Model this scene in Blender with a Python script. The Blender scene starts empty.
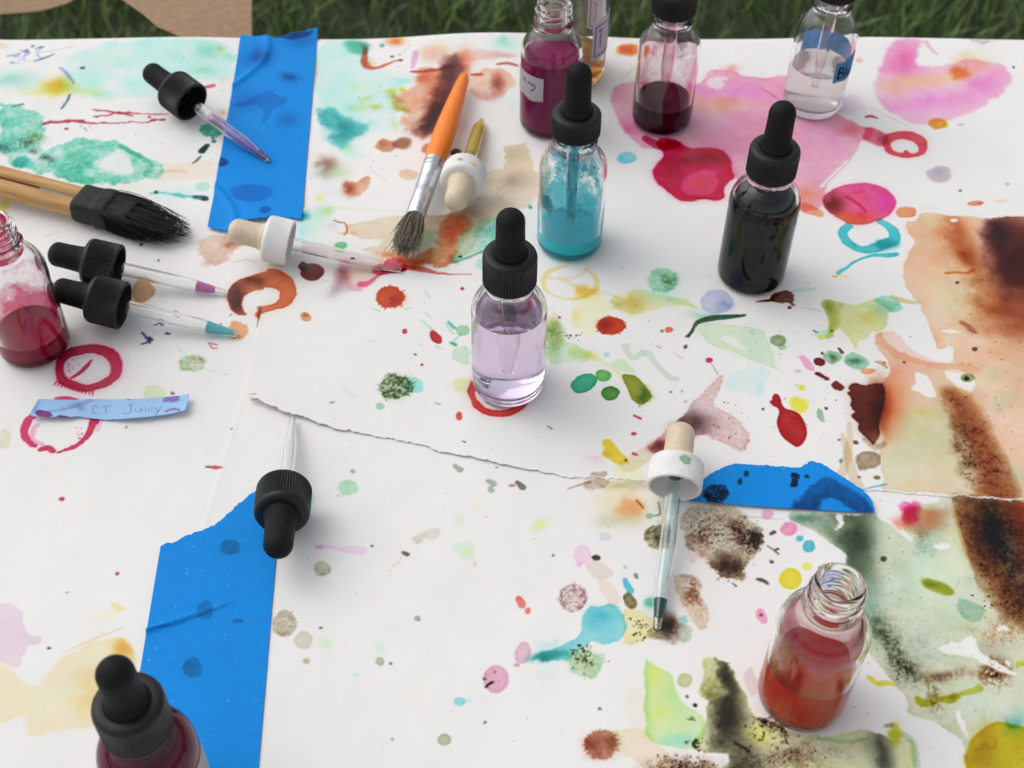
import bpy, math, random
import numpy as np
from mathutils import Matrix, Vector, Quaternion
rad = math.radians
random.seed(7)
RNG = np.random.default_rng(11)
S = bpy.context.scene
COL = S.collection

# ------------------------------------------------------------------ camera
F_PX, PITCH, CAM_H, CX = 1326.0, rad(48.16), 0.451, 489.0
cam_data = bpy.data.cameras.new("camera")
cam = bpy.data.objects.new("camera", cam_data)
COL.objects.link(cam)
S.camera = cam
PAPER_Z = 0.0029                      # height of the paper over the table top
cam.location = (0, 0, CAM_H + PAPER_Z)
cam.rotation_euler = (rad(90) - PITCH, 0, 0)
cam_data.sensor_width = 36.0
cam_data.lens = 36.0 * F_PX / 1024.0
cam_data.shift_x = (512.0 - CX) / 1024.0
cam_data.clip_start = 0.02
cam_data.clip_end = 200.0
cam_data.dof.use_dof = True
cam_data.dof.focus_distance = 0.555
cam_data.dof.aperture_fstop = 16.0

# ------------------------------------------------------------------ sky and sun (soft, overcast-like daylight)
SUN_EL, SUN_AZ = rad(52), rad(-62)      # azimuth measured from +Y towards +X: the light comes from the far left
world = bpy.data.worlds.new("World")
S.world = world
world.use_nodes = True
wn = world.node_tree
bg = wn.nodes["Background"]
sky = wn.nodes.new("ShaderNodeTexSky")
sky.sky_type = 'NISHITA'
sky.sun_disc = False
sky.sun_elevation = SUN_EL
sky.sun_rotation = SUN_AZ
sky.air_density = 1.0
sky.dust_density = 3.0
hsv = wn.nodes.new("ShaderNodeHueSaturation")
hsv.inputs["Saturation"].default_value = 0.22
wn.links.new(sky.outputs[0], hsv.inputs["Color"])
wn.links.new(hsv.outputs[0], bg.inputs["Color"])
bg.inputs["Strength"].default_value = 0.158
sun_d = bpy.data.lights.new("sun", 'SUN')
sun_d.energy = 0.62
sun_d.angle = rad(80)
sun_d.color = (1.0, 0.975, 0.94)
sun = bpy.data.objects.new("sun", sun_d)
COL.objects.link(sun)
_d = Vector((math.sin(SUN_AZ) * math.cos(SUN_EL), math.cos(SUN_AZ) * math.cos(SUN_EL), math.sin(SUN_EL)))
sun.rotation_euler = _d.to_track_quat('Z', 'Y').to_euler()
sun.location = _d * 3
S.view_settings.view_transform = 'Standard'
S.view_settings.look = 'None'
S.view_settings.gamma = 1.0
S.view_settings.use_curve_mapping = False
S.view_settings.exposure = 0.10
S.cycles.use_denoising = True
S.cycles.max_bounces = 20
S.cycles.transmission_bounces = 20
S.cycles.transparent_max_bounces = 24
S.cycles.glossy_bounces = 8
S.cycles.diffuse_bounces = 5
S.cycles.sample_clamp_indirect = 4.0
S.cycles.blur_glossy = 0.6

# ------------------------------------------------------------------ where a spot of the photograph lies in the place
def T(u, v, z=0.0):
    dx = (u - CX) / F_PX; dy = (384.0 - v) / F_PX
    y = math.cos(PITCH) + dy * math.sin(PITCH)
    zz = -math.sin(PITCH) + dy * math.cos(PITCH)
    t = (z - CAM_H) / zz                # z counts from the paper
    return Vector((dx * t, y * t, z + PAPER_Z))

def TA(u, v):
    u = np.asarray(u, float); v = np.asarray(v, float)
    dx = (u - CX) / F_PX; dy = (384.0 - v) / F_PX
    y = math.cos(PITCH) + dy * math.sin(PITCH)
    zz = -math.sin(PITCH) + dy * math.cos(PITCH)
    t = -CAM_H / zz
    return dx * t, y * t

def lin(h):
    c = [int(h[i:i + 2], 16) / 255.0 for i in (0, 2, 4)]
    return [x / 12.92 if x <= 0.04045 else ((x + 0.055) / 1.055) ** 2.4 for x in c]

# ------------------------------------------------------------------ object helpers
def tag(o, label=None, cat=None, group=None, kind=None):
    if label: o["label"] = label
    if cat: o["category"] = cat
    if group: o["group"] = group
    if kind: o["kind"] = kind
    return o

def empty(name, loc=(0, 0, 0), mat=None, label=None, cat=None, group=None):
    o = bpy.data.objects.new(name, None)
    o.empty_display_size = 0.01
    COL.objects.link(o)
    if mat is not None: o.matrix_world = mat
    else: o.location = loc
    return tag(o, label, cat, group)

def obj(name, data, mat=None, parent=None, smooth=None):
    """data = (verts, faces) -> one mesh object; smooth = crease angle in degrees, or None for flat"""
    v, f = data
    me = bpy.data.meshes.new(name)
    me.from_pydata([tuple(p) for p in v], [], [tuple(q) for q in f])
    me.update()
    if smooth is not None:
        me.shade_smooth()
        me.set_sharp_from_angle(angle=rad(smooth))
    if mat is not None: me.materials.append(mat)
    o = bpy.data.objects.new(name, me)
    COL.objects.link(o)
    if parent is not None: o.parent = parent
    return o

def copy_tree(o, parent=None):
    c = o.copy(); COL.objects.link(c)
    if parent is not None: c.parent = parent
    for ch in list(o.children): copy_tree(ch, c)
    return c

def merge(*parts):
    V, F = [], []
    for v, f in parts:
        n = len(V); V += list(v); F += [tuple(i + n for i in q) for q in f]
    return V, F

def lathe(prof, seg=64, rfun=None, close=False):
    """prof: list of (r, z) in metres; r=0 ends close to a point; rfun(theta, r, z) -> r"""
    V, F, rings = [], [], []
    for r, z in prof:
        if r <= 1e-7:
            rings.append([len(V)]); V.append((0, 0, z))
        else:
            ring = []
            for k in range(seg):
                a = 2 * math.pi * k / seg
                rr = rfun(a, r, z) if rfun else r
                ring.append(len(V)); V.append((rr * math.cos(a), rr * math.sin(a), z))
            rings.append(ring)
    pairs = list(zip(rings[:-1], rings[1:]))
    if close: pairs.append((rings[-1], rings[0]))
    for a, b in pairs:
        for k in range(seg):
            j = (k + 1) % seg
            if len(a) == 1 and len(b) == 1: continue
            if len(a) == 1: F.append((a[0], b[j], b[k]))
            elif len(b) == 1: F.append((a[k], a[j], b[0]))
            else: F.append((a[k], a[j], b[j], b[k]))
    return V, F

def box(x0, x1, y0, y1, z0, z1):
    V = [(x0, y0, z0), (x1, y0, z0), (x1, y1, z0), (x0, y1, z0), (x0, y0, z1), (x1, y0, z1), (x1, y1, z1), (x0, y1, z1)]
    return V, [(0, 3, 2, 1), (4, 5, 6, 7), (0, 1, 5, 4), (1, 2, 6, 5), (2, 3, 7, 6), (3, 0, 4, 7)]

# ------------------------------------------------------------------ materials
def M(name):
    m = bpy.data.materials.new(name); m.use_nodes = True
    return m, m.node_tree, m.node_tree.nodes["Principled BSDF"]

def N(nt, t, **kw):
    n = nt.nodes.new(t)
    for k, v in kw.items(): setattr(n, k, v)
    return n

def noise(nt, scale, detail=4, rough=0.55, coord="Object", stretch=None):
    tc = N(nt, "ShaderNodeTexCoord")
    src = tc.outputs[coord]
    if stretch:
        mp = N(nt, "ShaderNodeMapping"); mp.inputs["Scale"].default_value = stretch
        nt.links.new(src, mp.inputs[0]); src = mp.outputs[0]
    n = N(nt, "ShaderNodeTexNoise")
    n.inputs["Scale"].default_value = scale; n.inputs["Detail"].default_value = detail
    n.inputs["Roughness"].default_value = rough
    nt.links.new(src, n.inputs["Vector"])
    return n.outputs[0]

def ramp(nt, fac, stops):
    r = N(nt, "ShaderNodeValToRGB")
    e = r.color_ramp.elements
    while len(e) < len(stops): e.new(0.5)
    for el, (p, c) in zip(e, stops):
        el.position = p; el.color = (*c, 1) if len(c) == 3 else c
    nt.links.new(fac, r.inputs[0])
    return r.outputs[0]

def bump(nt, b, h, strength=0.2, dist=0.0005):
    n = N(nt, "ShaderNodeBump")
    n.inputs["Strength"].default_value = strength; n.inputs["Distance"].default_value = dist
    nt.links.new(h, n.inputs["Height"]); nt.links.new(n.outputs[0], b.inputs["Normal"])

def plain(name, c0, c1, scale=300, rough=0.5, bumps=0.15, spec=0.5, detail=5, dist=0.0003, stretch=None, dust=0.0):
    m, nt, b = M(name)
    n = noise(nt, scale, detail, stretch=stretch)
    if dust:
        nd = noise(nt, 1400, 3, 0.7)
        nt.links.new(ramp(nt, nd, [(0.3, c0), (0.62, c1), (0.80, tuple(min(1, c + dust) for c in c1))]), b.inputs["Base Color"])
        nr = noise(nt, 110, 5, 0.65); rr_ = N(nt, "ShaderNodeMapRange"); nt.links.new(nr, rr_.inputs["Value"])
        rr_.inputs["From Min"].default_value = .3; rr_.inputs["From Max"].default_value = .7
        rr_.inputs["To Min"].default_value = rough - .1; rr_.inputs["To Max"].default_value = rough + .14
        nt.links.new(rr_.outputs[0], b.inputs["Roughness"])
    else:
        nt.links.new(ramp(nt, n, [(0.3, c0), (0.7, c1)]), b.inputs["Base Color"])
        b.inputs["Roughness"].default_value = rough
    b.inputs["Specular IOR Level"].default_value = spec
    if bumps: bump(nt, b, n, bumps, dist)
    return m

def painted(name, rough=0.8, fibre=0.25, spec=0.3, wet=True, crepe=False):
    """paper or tape whose dried paint is stored in the mesh attribute 'paint' (alpha = how wet and glossy)"""
    m, nt, b = M(name)
    at = N(nt, "ShaderNodeAttribute", attribute_name="paint")
    n1 = noise(nt, 60, 6, 0.6); n2 = noise(nt, 1800, 4, 0.7)
    mix = N(nt, "ShaderNodeMix", data_type='RGBA', blend_type='MULTIPLY')
    mix.inputs[0].default_value = 1.0
    nt.links.new(at.outputs["Color"], mix.inputs[6])
    nt.links.new(ramp(nt, n1, [(0.25, (0.965, 0.965, 0.965)), (0.75, (1, 1, 1))]), mix.inputs[7])
    nt.links.new(mix.outputs[2], b.inputs["Base Color"])
    mr = N(nt, "ShaderNodeMapRange")
    mr.inputs["To Min"].default_value = rough; mr.inputs["To Max"].default_value = 0.14 if wet else rough
    nt.links.new(at.outputs["Alpha"], mr.inputs["Value"]); nt.links.new(mr.outputs[0], b.inputs["Roughness"])
    b.inputs["Specular IOR Level"].default_value = spec
    # height: fine fibres, plus slow cockling of the sheet (or the crepe ribs of the tape)
    n3 = noise(nt, 1.0, 4, 0.6, stretch=(170, 1500, 200)) if crepe else noise(nt, 15, 3, 0.5)
    b1 = N(nt, "ShaderNodeBump"); b1.inputs["Strength"].default_value = 0.55 if crepe else 0.5
    b1.inputs["Distance"].default_value = 0.0006 if crepe else 0.005
    nt.links.new(n3, b1.inputs["Height"])
    b2 = N(nt, "ShaderNodeBump"); b2.inputs["Strength"].default_value = fibre; b2.inputs["Distance"].default_value = 0.0003
    nt.links.new(n2, b2.inputs["Height"]); nt.links.new(b1.outputs[0], b2.inputs["Normal"]); nt.links.new(b2.outputs[0], b.inputs["Normal"])
    if crepe:
        mx2 = N(nt, "ShaderNodeMix", data_type='RGBA', blend_type='MULTIPLY'); mx2.inputs[0].default_value = 1.0
        nt.links.new(mix.outputs[2], mx2.inputs[6]); nt.links.new(ramp(nt, n3, [(0.3, (0.86, 0.90, 0.93)), (0.7, (1, 1, 1))]), mx2.inputs[7])
        lt = N(nt, "ShaderNodeMix", data_type='RGBA'); nt.links.new(mx2.outputs[2], lt.inputs[6]); lt.inputs[7].default_value = (.30, .55, .85, 1)
        n4 = noise(nt, 420, 3, 0.6); f4 = N(nt, "ShaderNodeMapRange"); nt.links.new(n4, f4.inputs["Value"])
        f4.inputs["From Min"].default_value = 0.66; f4.inputs["From Max"].default_value = 0.78; f4.inputs["To Max"].default_value = 0.5
        nt.links.new(f4.outputs[0], lt.inputs[0]); nt.links.new(lt.outputs[2], b.inputs["Base Color"])
    return m

def glass(name, tint=(1, 1, 1), ior=1.37, rough=0.0, wavy=0.03):
    m, nt, b = M(name)
    b.inputs["Base Color"].default_value = (*tint, 1)
    b.inputs["Roughness"].default_value = rough
    b.inputs["IOR"].default_value = ior
    b.inputs["Transmission Weight"].default_value = 1.0
    if wavy:
        n = noise(nt, 90, 2)
        bump(nt, b, n, wavy, 0.0006)
    return m

def ink(name, absorb, density, ior=1.34, body=None, bodyw=0.0):
    """coloured liquid: clear surface, colour from absorption in its volume, optionally cloudy body"""
    m, nt, b = M(name)
    b.inputs["Base Color"].default_value = (1, 1, 1, 1) if body is None else (*body, 1)
    b.inputs["Roughness"].default_value = 0.0
    b.inputs["IOR"].default_value = ior
    b.inputs["Transmission Weight"].default_value = 1.0 - bodyw
    va = N(nt, "ShaderNodeVolumeAbsorption")
    va.inputs["Color"].default_value = (*absorb, 1)
    va.inputs["Density"].default_value = density
    nt.links.new(va.outputs[0], nt.nodes["Material Output"].inputs["Volume"])
    return m

def film(name, col, scale=120, lo=0.45, hi=0.6, amount=1.0, zfade=None, diffuse=0.55, grain=0.0):
    """dried ink on the inside of the glass: noise decides where it sits; zfade = (z0, z1) thins it from z0 up to z1"""
    m, nt, b = M(name)
    nt.nodes.remove(b)
    out = nt.nodes["Material Output"]
    n = noise(nt, scale, 6, 0.65)
    src = n
    if grain:
        n2 = noise(nt, scale * 9, 3, 0.6)
        mm = N(nt, "ShaderNodeMath", operation='MULTIPLY_ADD'); nt.links.new(n2, mm.inputs[0]); mm.inputs[1].default_value = grain
        sb = N(nt, "ShaderNodeMath", operation='SUBTRACT'); nt.links.new(n, sb.inputs[0]); sb.inputs[1].default_value = grain * 0.5
        nt.links.new(sb.outputs[0], mm.inputs[2]); src = mm.outputs[0]
    if zfade:
        tc = N(nt, "ShaderNodeTexCoord"); sp = N(nt, "ShaderNodeSeparateXYZ"); nt.links.new(tc.outputs["Object"], sp.inputs[0])
        mr = N(nt, "ShaderNodeMapRange"); nt.links.new(sp.outputs[2], mr.inputs["Value"])
        mr.inputs["From Min"].default_value = zfade[0]; mr.inputs["From Max"].default_value = zfade[1]
        mr.inputs["To Min"].default_value = zfade[2] if len(zfade) > 2 else 0.35; mr.inputs["To Max"].default_value = zfade[3] if len(zfade) > 3 else 0.0
        ad = N(nt, "ShaderNodeMath", operation='ADD'); nt.links.new(src, ad.inputs[0]); nt.links.new(mr.outputs[0], ad.inputs[1]); src = ad.outputs[0]
    f = N(nt, "ShaderNodeMapRange"); nt.links.new(src, f.inputs["Value"])
    f.inputs["From Min"].default_value = lo; f.inputs["From Max"].default_value = hi; f.inputs["To Max"].default_value = amount
    tr = N(nt, "ShaderNodeBsdfTransparent"); tr.inputs[0].default_value = (1, 1, 1, 1)
    tc2 = N(nt, "ShaderNodeBsdfTransparent"); tc2.inputs[0].default_value = (*col, 1)
    df = N(nt, "ShaderNodeBsdfDiffuse"); df.inputs[0].default_value = (*col, 1)
    tl = N(nt, "ShaderNodeBsdfTranslucent"); tl.inputs[0].default_value = (*col, 1)
    m0 = N(nt, "ShaderNodeMixShader"); m0.inputs[0].default_value = 0.5; nt.links.new(df.outputs[0], m0.inputs[1]); nt.links.new(tl.outputs[0], m0.inputs[2])
    m1 = N(nt, "ShaderNodeMixShader"); m1.inputs[0].default_value = diffuse; nt.links.new(tc2.outputs[0], m1.inputs[1]); nt.links.new(m0.outputs[0], m1.inputs[2])
    m2 = N(nt, "ShaderNodeMixShader"); nt.links.new(f.outputs[0], m2.inputs[0]); nt.links.new(tr.outputs[0], m2.inputs[1]); nt.links.new(m1.outputs[0], m2.inputs[2])
    nt.links.new(m2.outputs[0], out.inputs["Surface"])
    return m

MAT = {}
MAT['tube_glass'] = glass("pipette_glass", (0.985, 0.99, 0.985), ior=1.48, wavy=0.0)
MAT['glass'] = glass("clear_glass", (0.985, 0.99, 0.985))
MAT['glass_pink'] = glass("ink_filmed_glass", (0.98, 0.9, 0.93))
MAT['black_plastic'] = plain("black_plastic", (0.008, 0.008, 0.009), (0.013, 0.013, 0.0145), 500, 0.42, 0.1, 0.3, dust=.03)
MAT['black_rubber'] = plain("black_rubber", (0.005, 0.005, 0.0055), (0.010, 0.010, 0.0105), 900, 0.6, 0.2, 0.16, dust=.035)
MAT['white_plastic'] = plain("white_plastic", (0.72, 0.71, 0.68), (0.80, 0.79, 0.76), 250, 0.4, 0.08)
MAT['cream_rubber'] = plain("cream_rubber", (0.62, 0.50, 0.34), (0.70, 0.58, 0.42), 300, 0.5, 0.15)
# ------------------------------------------------------------------ dried paint on paper and tape
def vnoise(ny, nx, cell, rng):
    gy, gx = int(ny / cell) + 4, int(nx / cell) + 4
    g = rng.random((gy, gx)).astype(np.float32)
    y = np.arange(ny, dtype=np.float32) / cell; x = np.arange(nx, dtype=np.float32) / cell
    iy = y.astype(int); ix = x.astype(int)
    fy = y - iy; fx = x - ix
    fy = fy * fy * (3 - 2 * fy); fx = fx * fx * (3 - 2 * fx)
    a = g[iy][:, ix]; b = g[iy][:, ix + 1]; c = g[iy + 1][:, ix]; d = g[iy + 1][:, ix + 1]
    fx = fx[None, :]; fy = fy[:, None]
    return (a * (1 - fx) + b * fx) * (1 - fy) + (c * (1 - fx) + d * fx) * fy

def fbm(ny, nx, cell, rng, octs=4, gain=0.55):
    s = np.zeros((ny, nx), np.float32); a = 1.0; t = 0.0; cell = max(cell, 1.0)
    for _ in range(octs):
        if cell < 1.0: break
        s += a * vnoise(ny, nx, cell, rng); t += a; a *= gain; cell *= 0.5
    return s / t - 0.5

PAPER_SEEN = lin("dcdbda")

def smooth_poly(p, it=2):
    p = np.asarray(p, float)
    for _ in range(it):
        q = np.roll(p, -1, axis=0)
        p = np.stack([0.75 * p + 0.25 * q, 0.25 * p + 0.75 * q], 1).reshape(-1, 2)
    return p

def parse(s):
    return [tuple(float(t) for t in w.split(",")) for w in s.split()]

class Canvas:
    """absorbance field over a rectangle of the table, in metres; authoring points are given through tf"""
    def __init__(self, x0, x1, y0, y1, res, tf=None, seed=3, seen=None):
        self.x0, self.y0, self.res = x0, y0, res
        self.nx = int((x1 - x0) / res) + 1; self.ny = int((y1 - y0) / res) + 1
        self.A = np.zeros((self.ny, self.nx, 3), np.float32)
        self.wet = np.zeros((self.ny, self.nx), np.float32)
        self.tf = tf or (lambda u, v: TA(u, v))
        self.seen = seen or PAPER_SEEN
        r = np.random.default_rng(seed)
        mm = 0.001 / res
        self.nA = fbm(self.ny, self.nx, 7 * mm, r, 5); self.nB = fbm(self.ny, self.nx, 7 * mm, r, 5)
        self.nF = fbm(self.ny, self.nx, 1.6 * mm, r, 3, 0.7)
        self.nG = fbm(self.ny, self.nx, 1.1 * mm, r, 2, 0.9)
        self.nL = fbm(self.ny, self.nx, 26 * mm, r, 4)
        nR = fbm(self.ny, self.nx, 17 * mm, r, 4); self.nH = fbm(self.ny, self.nx, 12 * mm, r, 3)
        self.ridge = np.exp(-(nR / 0.013) ** 2) * np.clip(self.nH * 4 + .3, 0, 1)          # tide lines
        self.tint = 1 + np.stack([self.nH, -.25 * self.nH - .3 * nR, -self.nH + .6 * nR], -1) * np.float32(0.38)
        self.fine = r.random((self.ny, self.nx)).astype(np.float32)

    def absorb(self, col):
        c = lin(col)
        a = np.array([-math.log(max(0.012, min(1.0, c[i] / self.seen[i]))) for i in range(3)], np.float32)
        return (a * 0.90 + 0.10 * a.mean()) * np.where(a.max() > 1.4, 1.0, 0.86)

    def hue(self, col, t):
        """light washes drift in hue, dark ones keep theirs"""
        m = float(self.absorb(col).max())
        return t if m < 1.0 else 1 + (t - 1) * max(0.0, 1.0 - (m - 1.0) / .8) if m < 1.8 else 1.0

    def win(self, px, py, pad):
        i0 = max(0, int((px.min() - pad - self.x0) / self.res)); i1 = min(self.nx, int((px.max() + pad - self.x0) / self.res) + 2)
        j0 = max(0, int((py.min() - pad - self.y0) / self.res)); j1 = min(self.ny, int((py.max() + pad - self.y0) / self.res) + 2)
        if i1 <= i0 or j1 <= j0: return None
        return slice(j0, j1), slice(i0, i1)

    def grid(self, w, warp):
        jj, ii = w
        X, Y = np.meshgrid(self.x0 + np.arange(ii.start, ii.stop) * self.res, self.y0 + np.arange(jj.start, jj.stop) * self.res)
        X = X.astype(np.float32); Y = Y.astype(np.float32)
        if warp:
            X = X + self.nA[w] * warp * 0.004 + self.nF[w] * warp * 0.0011
            Y = Y + self.nB[w] * warp * 0.004 + self.nG[w] * warp * 0.0008
        return X, Y

    def sdf_poly(self, w, px, py, warp):
        X, Y = self.grid(w, warp)
        d = np.full(X.shape, 1e9, np.float32); ins = np.zeros(X.shape, bool)
        n = len(px)
        for k in range(n):
            ax, ay = px[k], py[k]; bx, by = px[(k + 1) % n], py[(k + 1) % n]
            ex, ey = bx - ax, by - ay
            L = ex * ex + ey * ey + 1e-14
            t = np.clip(((X - ax) * ex + (Y - ay) * ey) / L, 0, 1)
            d = np.minimum(d, (X - ax - t * ex) ** 2 + (Y - ay - t * ey) ** 2)
            if abs(ey) > 1e-12:
                c = ((Y >= ay) != (Y >= by)) & (X < ax + (Y - ay) * ex / ey)
                ins ^= c
        d = np.sqrt(d)
        return np.where(ins, d, -d)

    def sdf_stroke(self, w, px, py, pw, warp):
        X, Y = self.grid(w, warp)
        d = np.full(X.shape, -1e9, np.float32)
        for k in range(len(px) - 1):
            ax, ay = px[k], py[k]; ex, ey = px[k + 1] - ax, py[k + 1] - ay
            L = ex * ex + ey * ey + 1e-14
            t = np.clip(((X - ax) * ex + (Y - ay) * ey) / L, 0, 1)
            d = np.maximum(d, pw[k] + (pw[k + 1] - pw[k]) * t - np.sqrt((X - ax - t * ex) ** 2 + (Y - ay - t * ey) ** 2))
        return d

    def put(self, w, d, col, k=1.0, soft=0.6, rim=0.3, mott=0.35, gran=0.0, clip=None, wet=0.0, fade=None):
        s = soft * 0.001
        a = np.clip((d + s) / (2 * s), 0, 1); a = a * a * (3 - 2 * a)
        D = 1.0 + rim * np.exp(-np.abs(d) / 0.0007) - rim * 0.25 + mott * (self.nL[w] * 1.6 + self.nA[w] * 1.1 + self.nF[w] * 0.5)
        if gran:
            g = np.clip((self.nG[w] + 0.36 * (self.fine[w] - 0.5) + 0.8 * self.nA[w]) * 2.8 + 0.05, -0.62, 1.3)
            D = D * (1 + gran * g)
        D = np.maximum(D + .45 * self.ridge[w] * (mott > .2), 0.04) * a * k
        if fade: D = D * fade
        if clip is not None: D = D * clip[w]
        self.A[w] += D[..., None] * self.absorb(col) * self.hue(col, self.tint[w])
        if wet: self.wet[w] = np.maximum(self.wet[w], a * wet)

    def pts(self, p):
        p = parse(p) if isinstance(p, str) else p
        a = np.array([q[:2] for q in p], float)
        return p, a

    def poly(self, p, col, k=1.0, soft=0.55, warp=0.95, sm=1, **kw):
        p, a = self.pts(p)
        if sm: a = smooth_poly(a, sm)
        x, y = self.tf(a[:, 0], a[:, 1])
        w = self.win(x, y, soft * 0.001 + 0.003 * warp + 0.0005)
        if w is None: return
        self.put(w, self.sdf_poly(w, x, y, warp), col, k, soft, **kw)

    def ell(self, cx, cy, rx, ry, col, k=1.0, soft=0.4, warp=0.5, rot=0.0, spikes=0.0, nsp=None, **kw):
        n = 26 if not spikes else 84
        r_ = random.Random(int(cx * 13 + cy * 7))
        a = []
        nsp = nsp or int(14 + rx)
        for i in range(n):
            t = 2 * math.pi * i / n
            m = 1.0
            if spikes:
                m = 0.9 + spikes * (0.11 * max(0.0, math.cos(t * nsp + 2.0 * math.sin(3 * t + cx)) - 0.15) + 0.12 * r_.random() * (i % 2))
            ex, ey = rx * m * math.cos(t), ry * m * math.sin(t)
            a.append((cx + ex * math.cos(rad(rot)) - ey * math.sin(rad(rot)), cy + ex * math.sin(rad(rot)) + ey * math.cos(rad(rot))))
        self.poly(a, col, k, soft, warp, sm=0 if spikes else 1, **kw)
        if spikes:
            for _ in range(int(4 * spikes)):
                t = r_.uniform(0, 6.283); q = r_.uniform(1.05, 1.18)
                self.stroke([(cx + rx * t2 * math.cos(t), cy + ry * t2 * math.sin(t), 0.45) for t2 in (1.0, q)], col, k * 0.7, soft=0.25)

    def stroke(self, p, col, k=1.0, soft=0.3, warp=0.35, wk=1.0, **kw):
        p = parse(p) if isinstance(p, str) else list(p)
        # widths are radii in photo pixels, turned into metres at the stroke
        u = np.array([q[0] for q in p]); v = np.array([q[1] for q in p]); r = np.array([q[2] for q in p]) * wk
        if len(u) > 2:   # catmull-rom refinement
            uu, vv, rr = [], [], []
            for i in range(len(u) - 1):
                i0, i3 = max(0, i - 1), min(len(u) - 1, i + 2)
                for t in (0, 0.25, 0.5, 0.75):
                    for arr, out in ((u, uu), (v, vv), (r, rr)):
                        p0, p1, p2, p3 = arr[i0], arr[i], arr[i + 1], arr[i3]
                        out.append(0.5 * (2 * p1 + (p2 - p0) * t + (2 * p0 - 5 * p1 + 4 * p2 - p3) * t * t + (3 * p1 - p0 - 3 * p2 + p3) * t ** 3))
            u = np.array(uu + [u[-1]]); v = np.array(vv + [v[-1]]); r = np.maximum(np.array(rr + [r[-1]]), 0.05)
        x, y = self.tf(u, v); x2, y2 = self.tf(u + 1.0, v)
        pw = np.abs(x2 - x) * r * 1.1
        w = self.win(x, y, float(pw.max()) + soft * 0.001 + 0.003 * warp)
        if w is None: return
        self.put(w, self.sdf_stroke(w, x, y, pw, warp), col, k, soft, **kw)

    def glow(self, cx, cy, rx, ry, col, k=1.0, rot=0.0, mott=0.4, gran=0.0, clip=None, pw=1.0, warp=1.5, wet=0.0):
        """soft pool of pigment, wet into wet"""
        t = np.linspace(0, 2 * math.pi, 9)[:-1]
        c, s = math.cos(rad(rot)), math.sin(rad(rot))
        u = cx + 1.7 * (rx * np.cos(t) * c - ry * np.sin(t) * s); v = cy + 1.7 * (rx * np.cos(t) * s + ry * np.sin(t) * c)
        x, y = self.tf(u, v)
        w = self.win(x, y, 0.004)
        if w is None: return
        X, Y = self.grid(w, warp)
        x0, y0 = self.tf(cx, cy)
        ax, ay = self.tf(cx + rx * c, cy + rx * s); bx, by = self.tf(cx - ry * s, cy + ry * c)
        m = np.array([[ax - x0, bx - x0], [ay - y0, by - y0]], float); im = np.linalg.inv(m)
        p = im[0, 0] * (X - x0) + im[0, 1] * (Y - y0); q = im[1, 0] * (X - x0) + im[1, 1] * (Y - y0)
        r2 = p * p + q * q
        a = np.exp(-1.1 * r2 ** pw)
        a = np.where(r2 > 2.9, a * np.clip((4.0 - r2), 0, 1), a)
        D = 1 + mott * (self.nL[w] * 1.2 + self.nA[w] * 1.6 + self.nF[w] * 0.5)
        if gran:
            g = np.clip((self.nG[w] + 0.36 * (self.fine[w] - 0.5) + 0.8 * self.nA[w]) * 2.8 + 0.05, -0.62, 1.3)
            D = D * (1 + gran * g)
        D = np.maximum(D, 0.0) * a * k
        if clip is not None:
            # wet into wet: the new pigment pushes most of the old one aside
            D = D * clip[w]; q = np.clip(a * k, 0, 1) * clip[w] * 0.8
            self.A[w] *= (1 - q)[..., None]
        self.A[w] += D[..., None] * self.absorb(col) * self.hue(col, self.tint[w])
        if wet: self.wet[w] = np.maximum(self.wet[w], np.clip(a * wet, 0, 1))

    def mask(self, p, holes=(), soft=0.3, warp=0.6, sm=1):
        m = np.zeros((self.ny, self.nx), np.float32)
        for sgn, q in [(1, p)] + [(-1, h) for h in holes]:
            _, a = self.pts(q)
            if sm: a = smooth_poly(a, sm)
            x, y = self.tf(a[:, 0], a[:, 1]); w = self.win(x, y, 0.004)
            if w is None: continue
            d = self.sdf_poly(w, x, y, warp); s = soft * 0.001
            v = np.clip((d + s) / (2 * s), 0, 1)
            if sgn > 0: m[w] = np.maximum(m[w], v)
            else: m[w] = m[w] * (1 - v)
        return m

    def fill(self, m, col, k=1.0, mott=0.4, gran=0.0, rim=0.0):
        D = m * k * np.maximum(0.05, 1 + mott * (self.nL * 1.4 + self.nA * 1.2 + self.nF * 0.4))
        if gran: D *= 1 + gran * np.clip((self.nG + 0.3 * (self.fine - 0.5)) * 4.0, -0.75, 2.0)
        if rim:
            b = m.copy()
            for _ in range(2):
                b = 0.25 * (np.roll(b, 2, 0) + np.roll(b, -2, 0) + np.roll(b, 2, 1) + np.roll(b, -2, 1))
            D = D * (1 + rim * np.clip((m - b) * 3, 0, 1))
        D = D * (1 + .5 * self.ridge)
        h = m
        for q in (3, 5, 7):
            h = 0.25 * (np.roll(h, q, 0) + np.roll(h, -q, 0) + np.roll(h, q, 1) + np.roll(h, -q, 1))
        D = D + 0.14 * k * h * (1 - m)                      # the damp halo just outside the wash
        self.A += D[..., None] * self.absorb(col) * self.hue(col, self.tint)

    def erase(self, p=None, k=1.0, soft=0.3, warp=0.5, stroke=None):
        if stroke:
            q = parse(stroke); u = np.array([a[0] for a in q]); v = np.array([a[1] for a in q]); r = np.array([a[2] for a in q])
            x, y = self.tf(u, v); x2, _ = self.tf(u + 1, v); pw = np.abs(x2 - x) * r
            w = self.win(x, y, float(pw.max()) + 0.003)
            if w is None: return
            d = self.sdf_stroke(w, x, y, pw, warp)
        else:
            _, a = self.pts(p); a = smooth_poly(a, 1)
            x, y = self.tf(a[:, 0], a[:, 1]); w = self.win(x, y, 0.004)
            if w is None: return
            d = self.sdf_poly(w, x, y, warp)
        s = soft * 0.001
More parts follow.
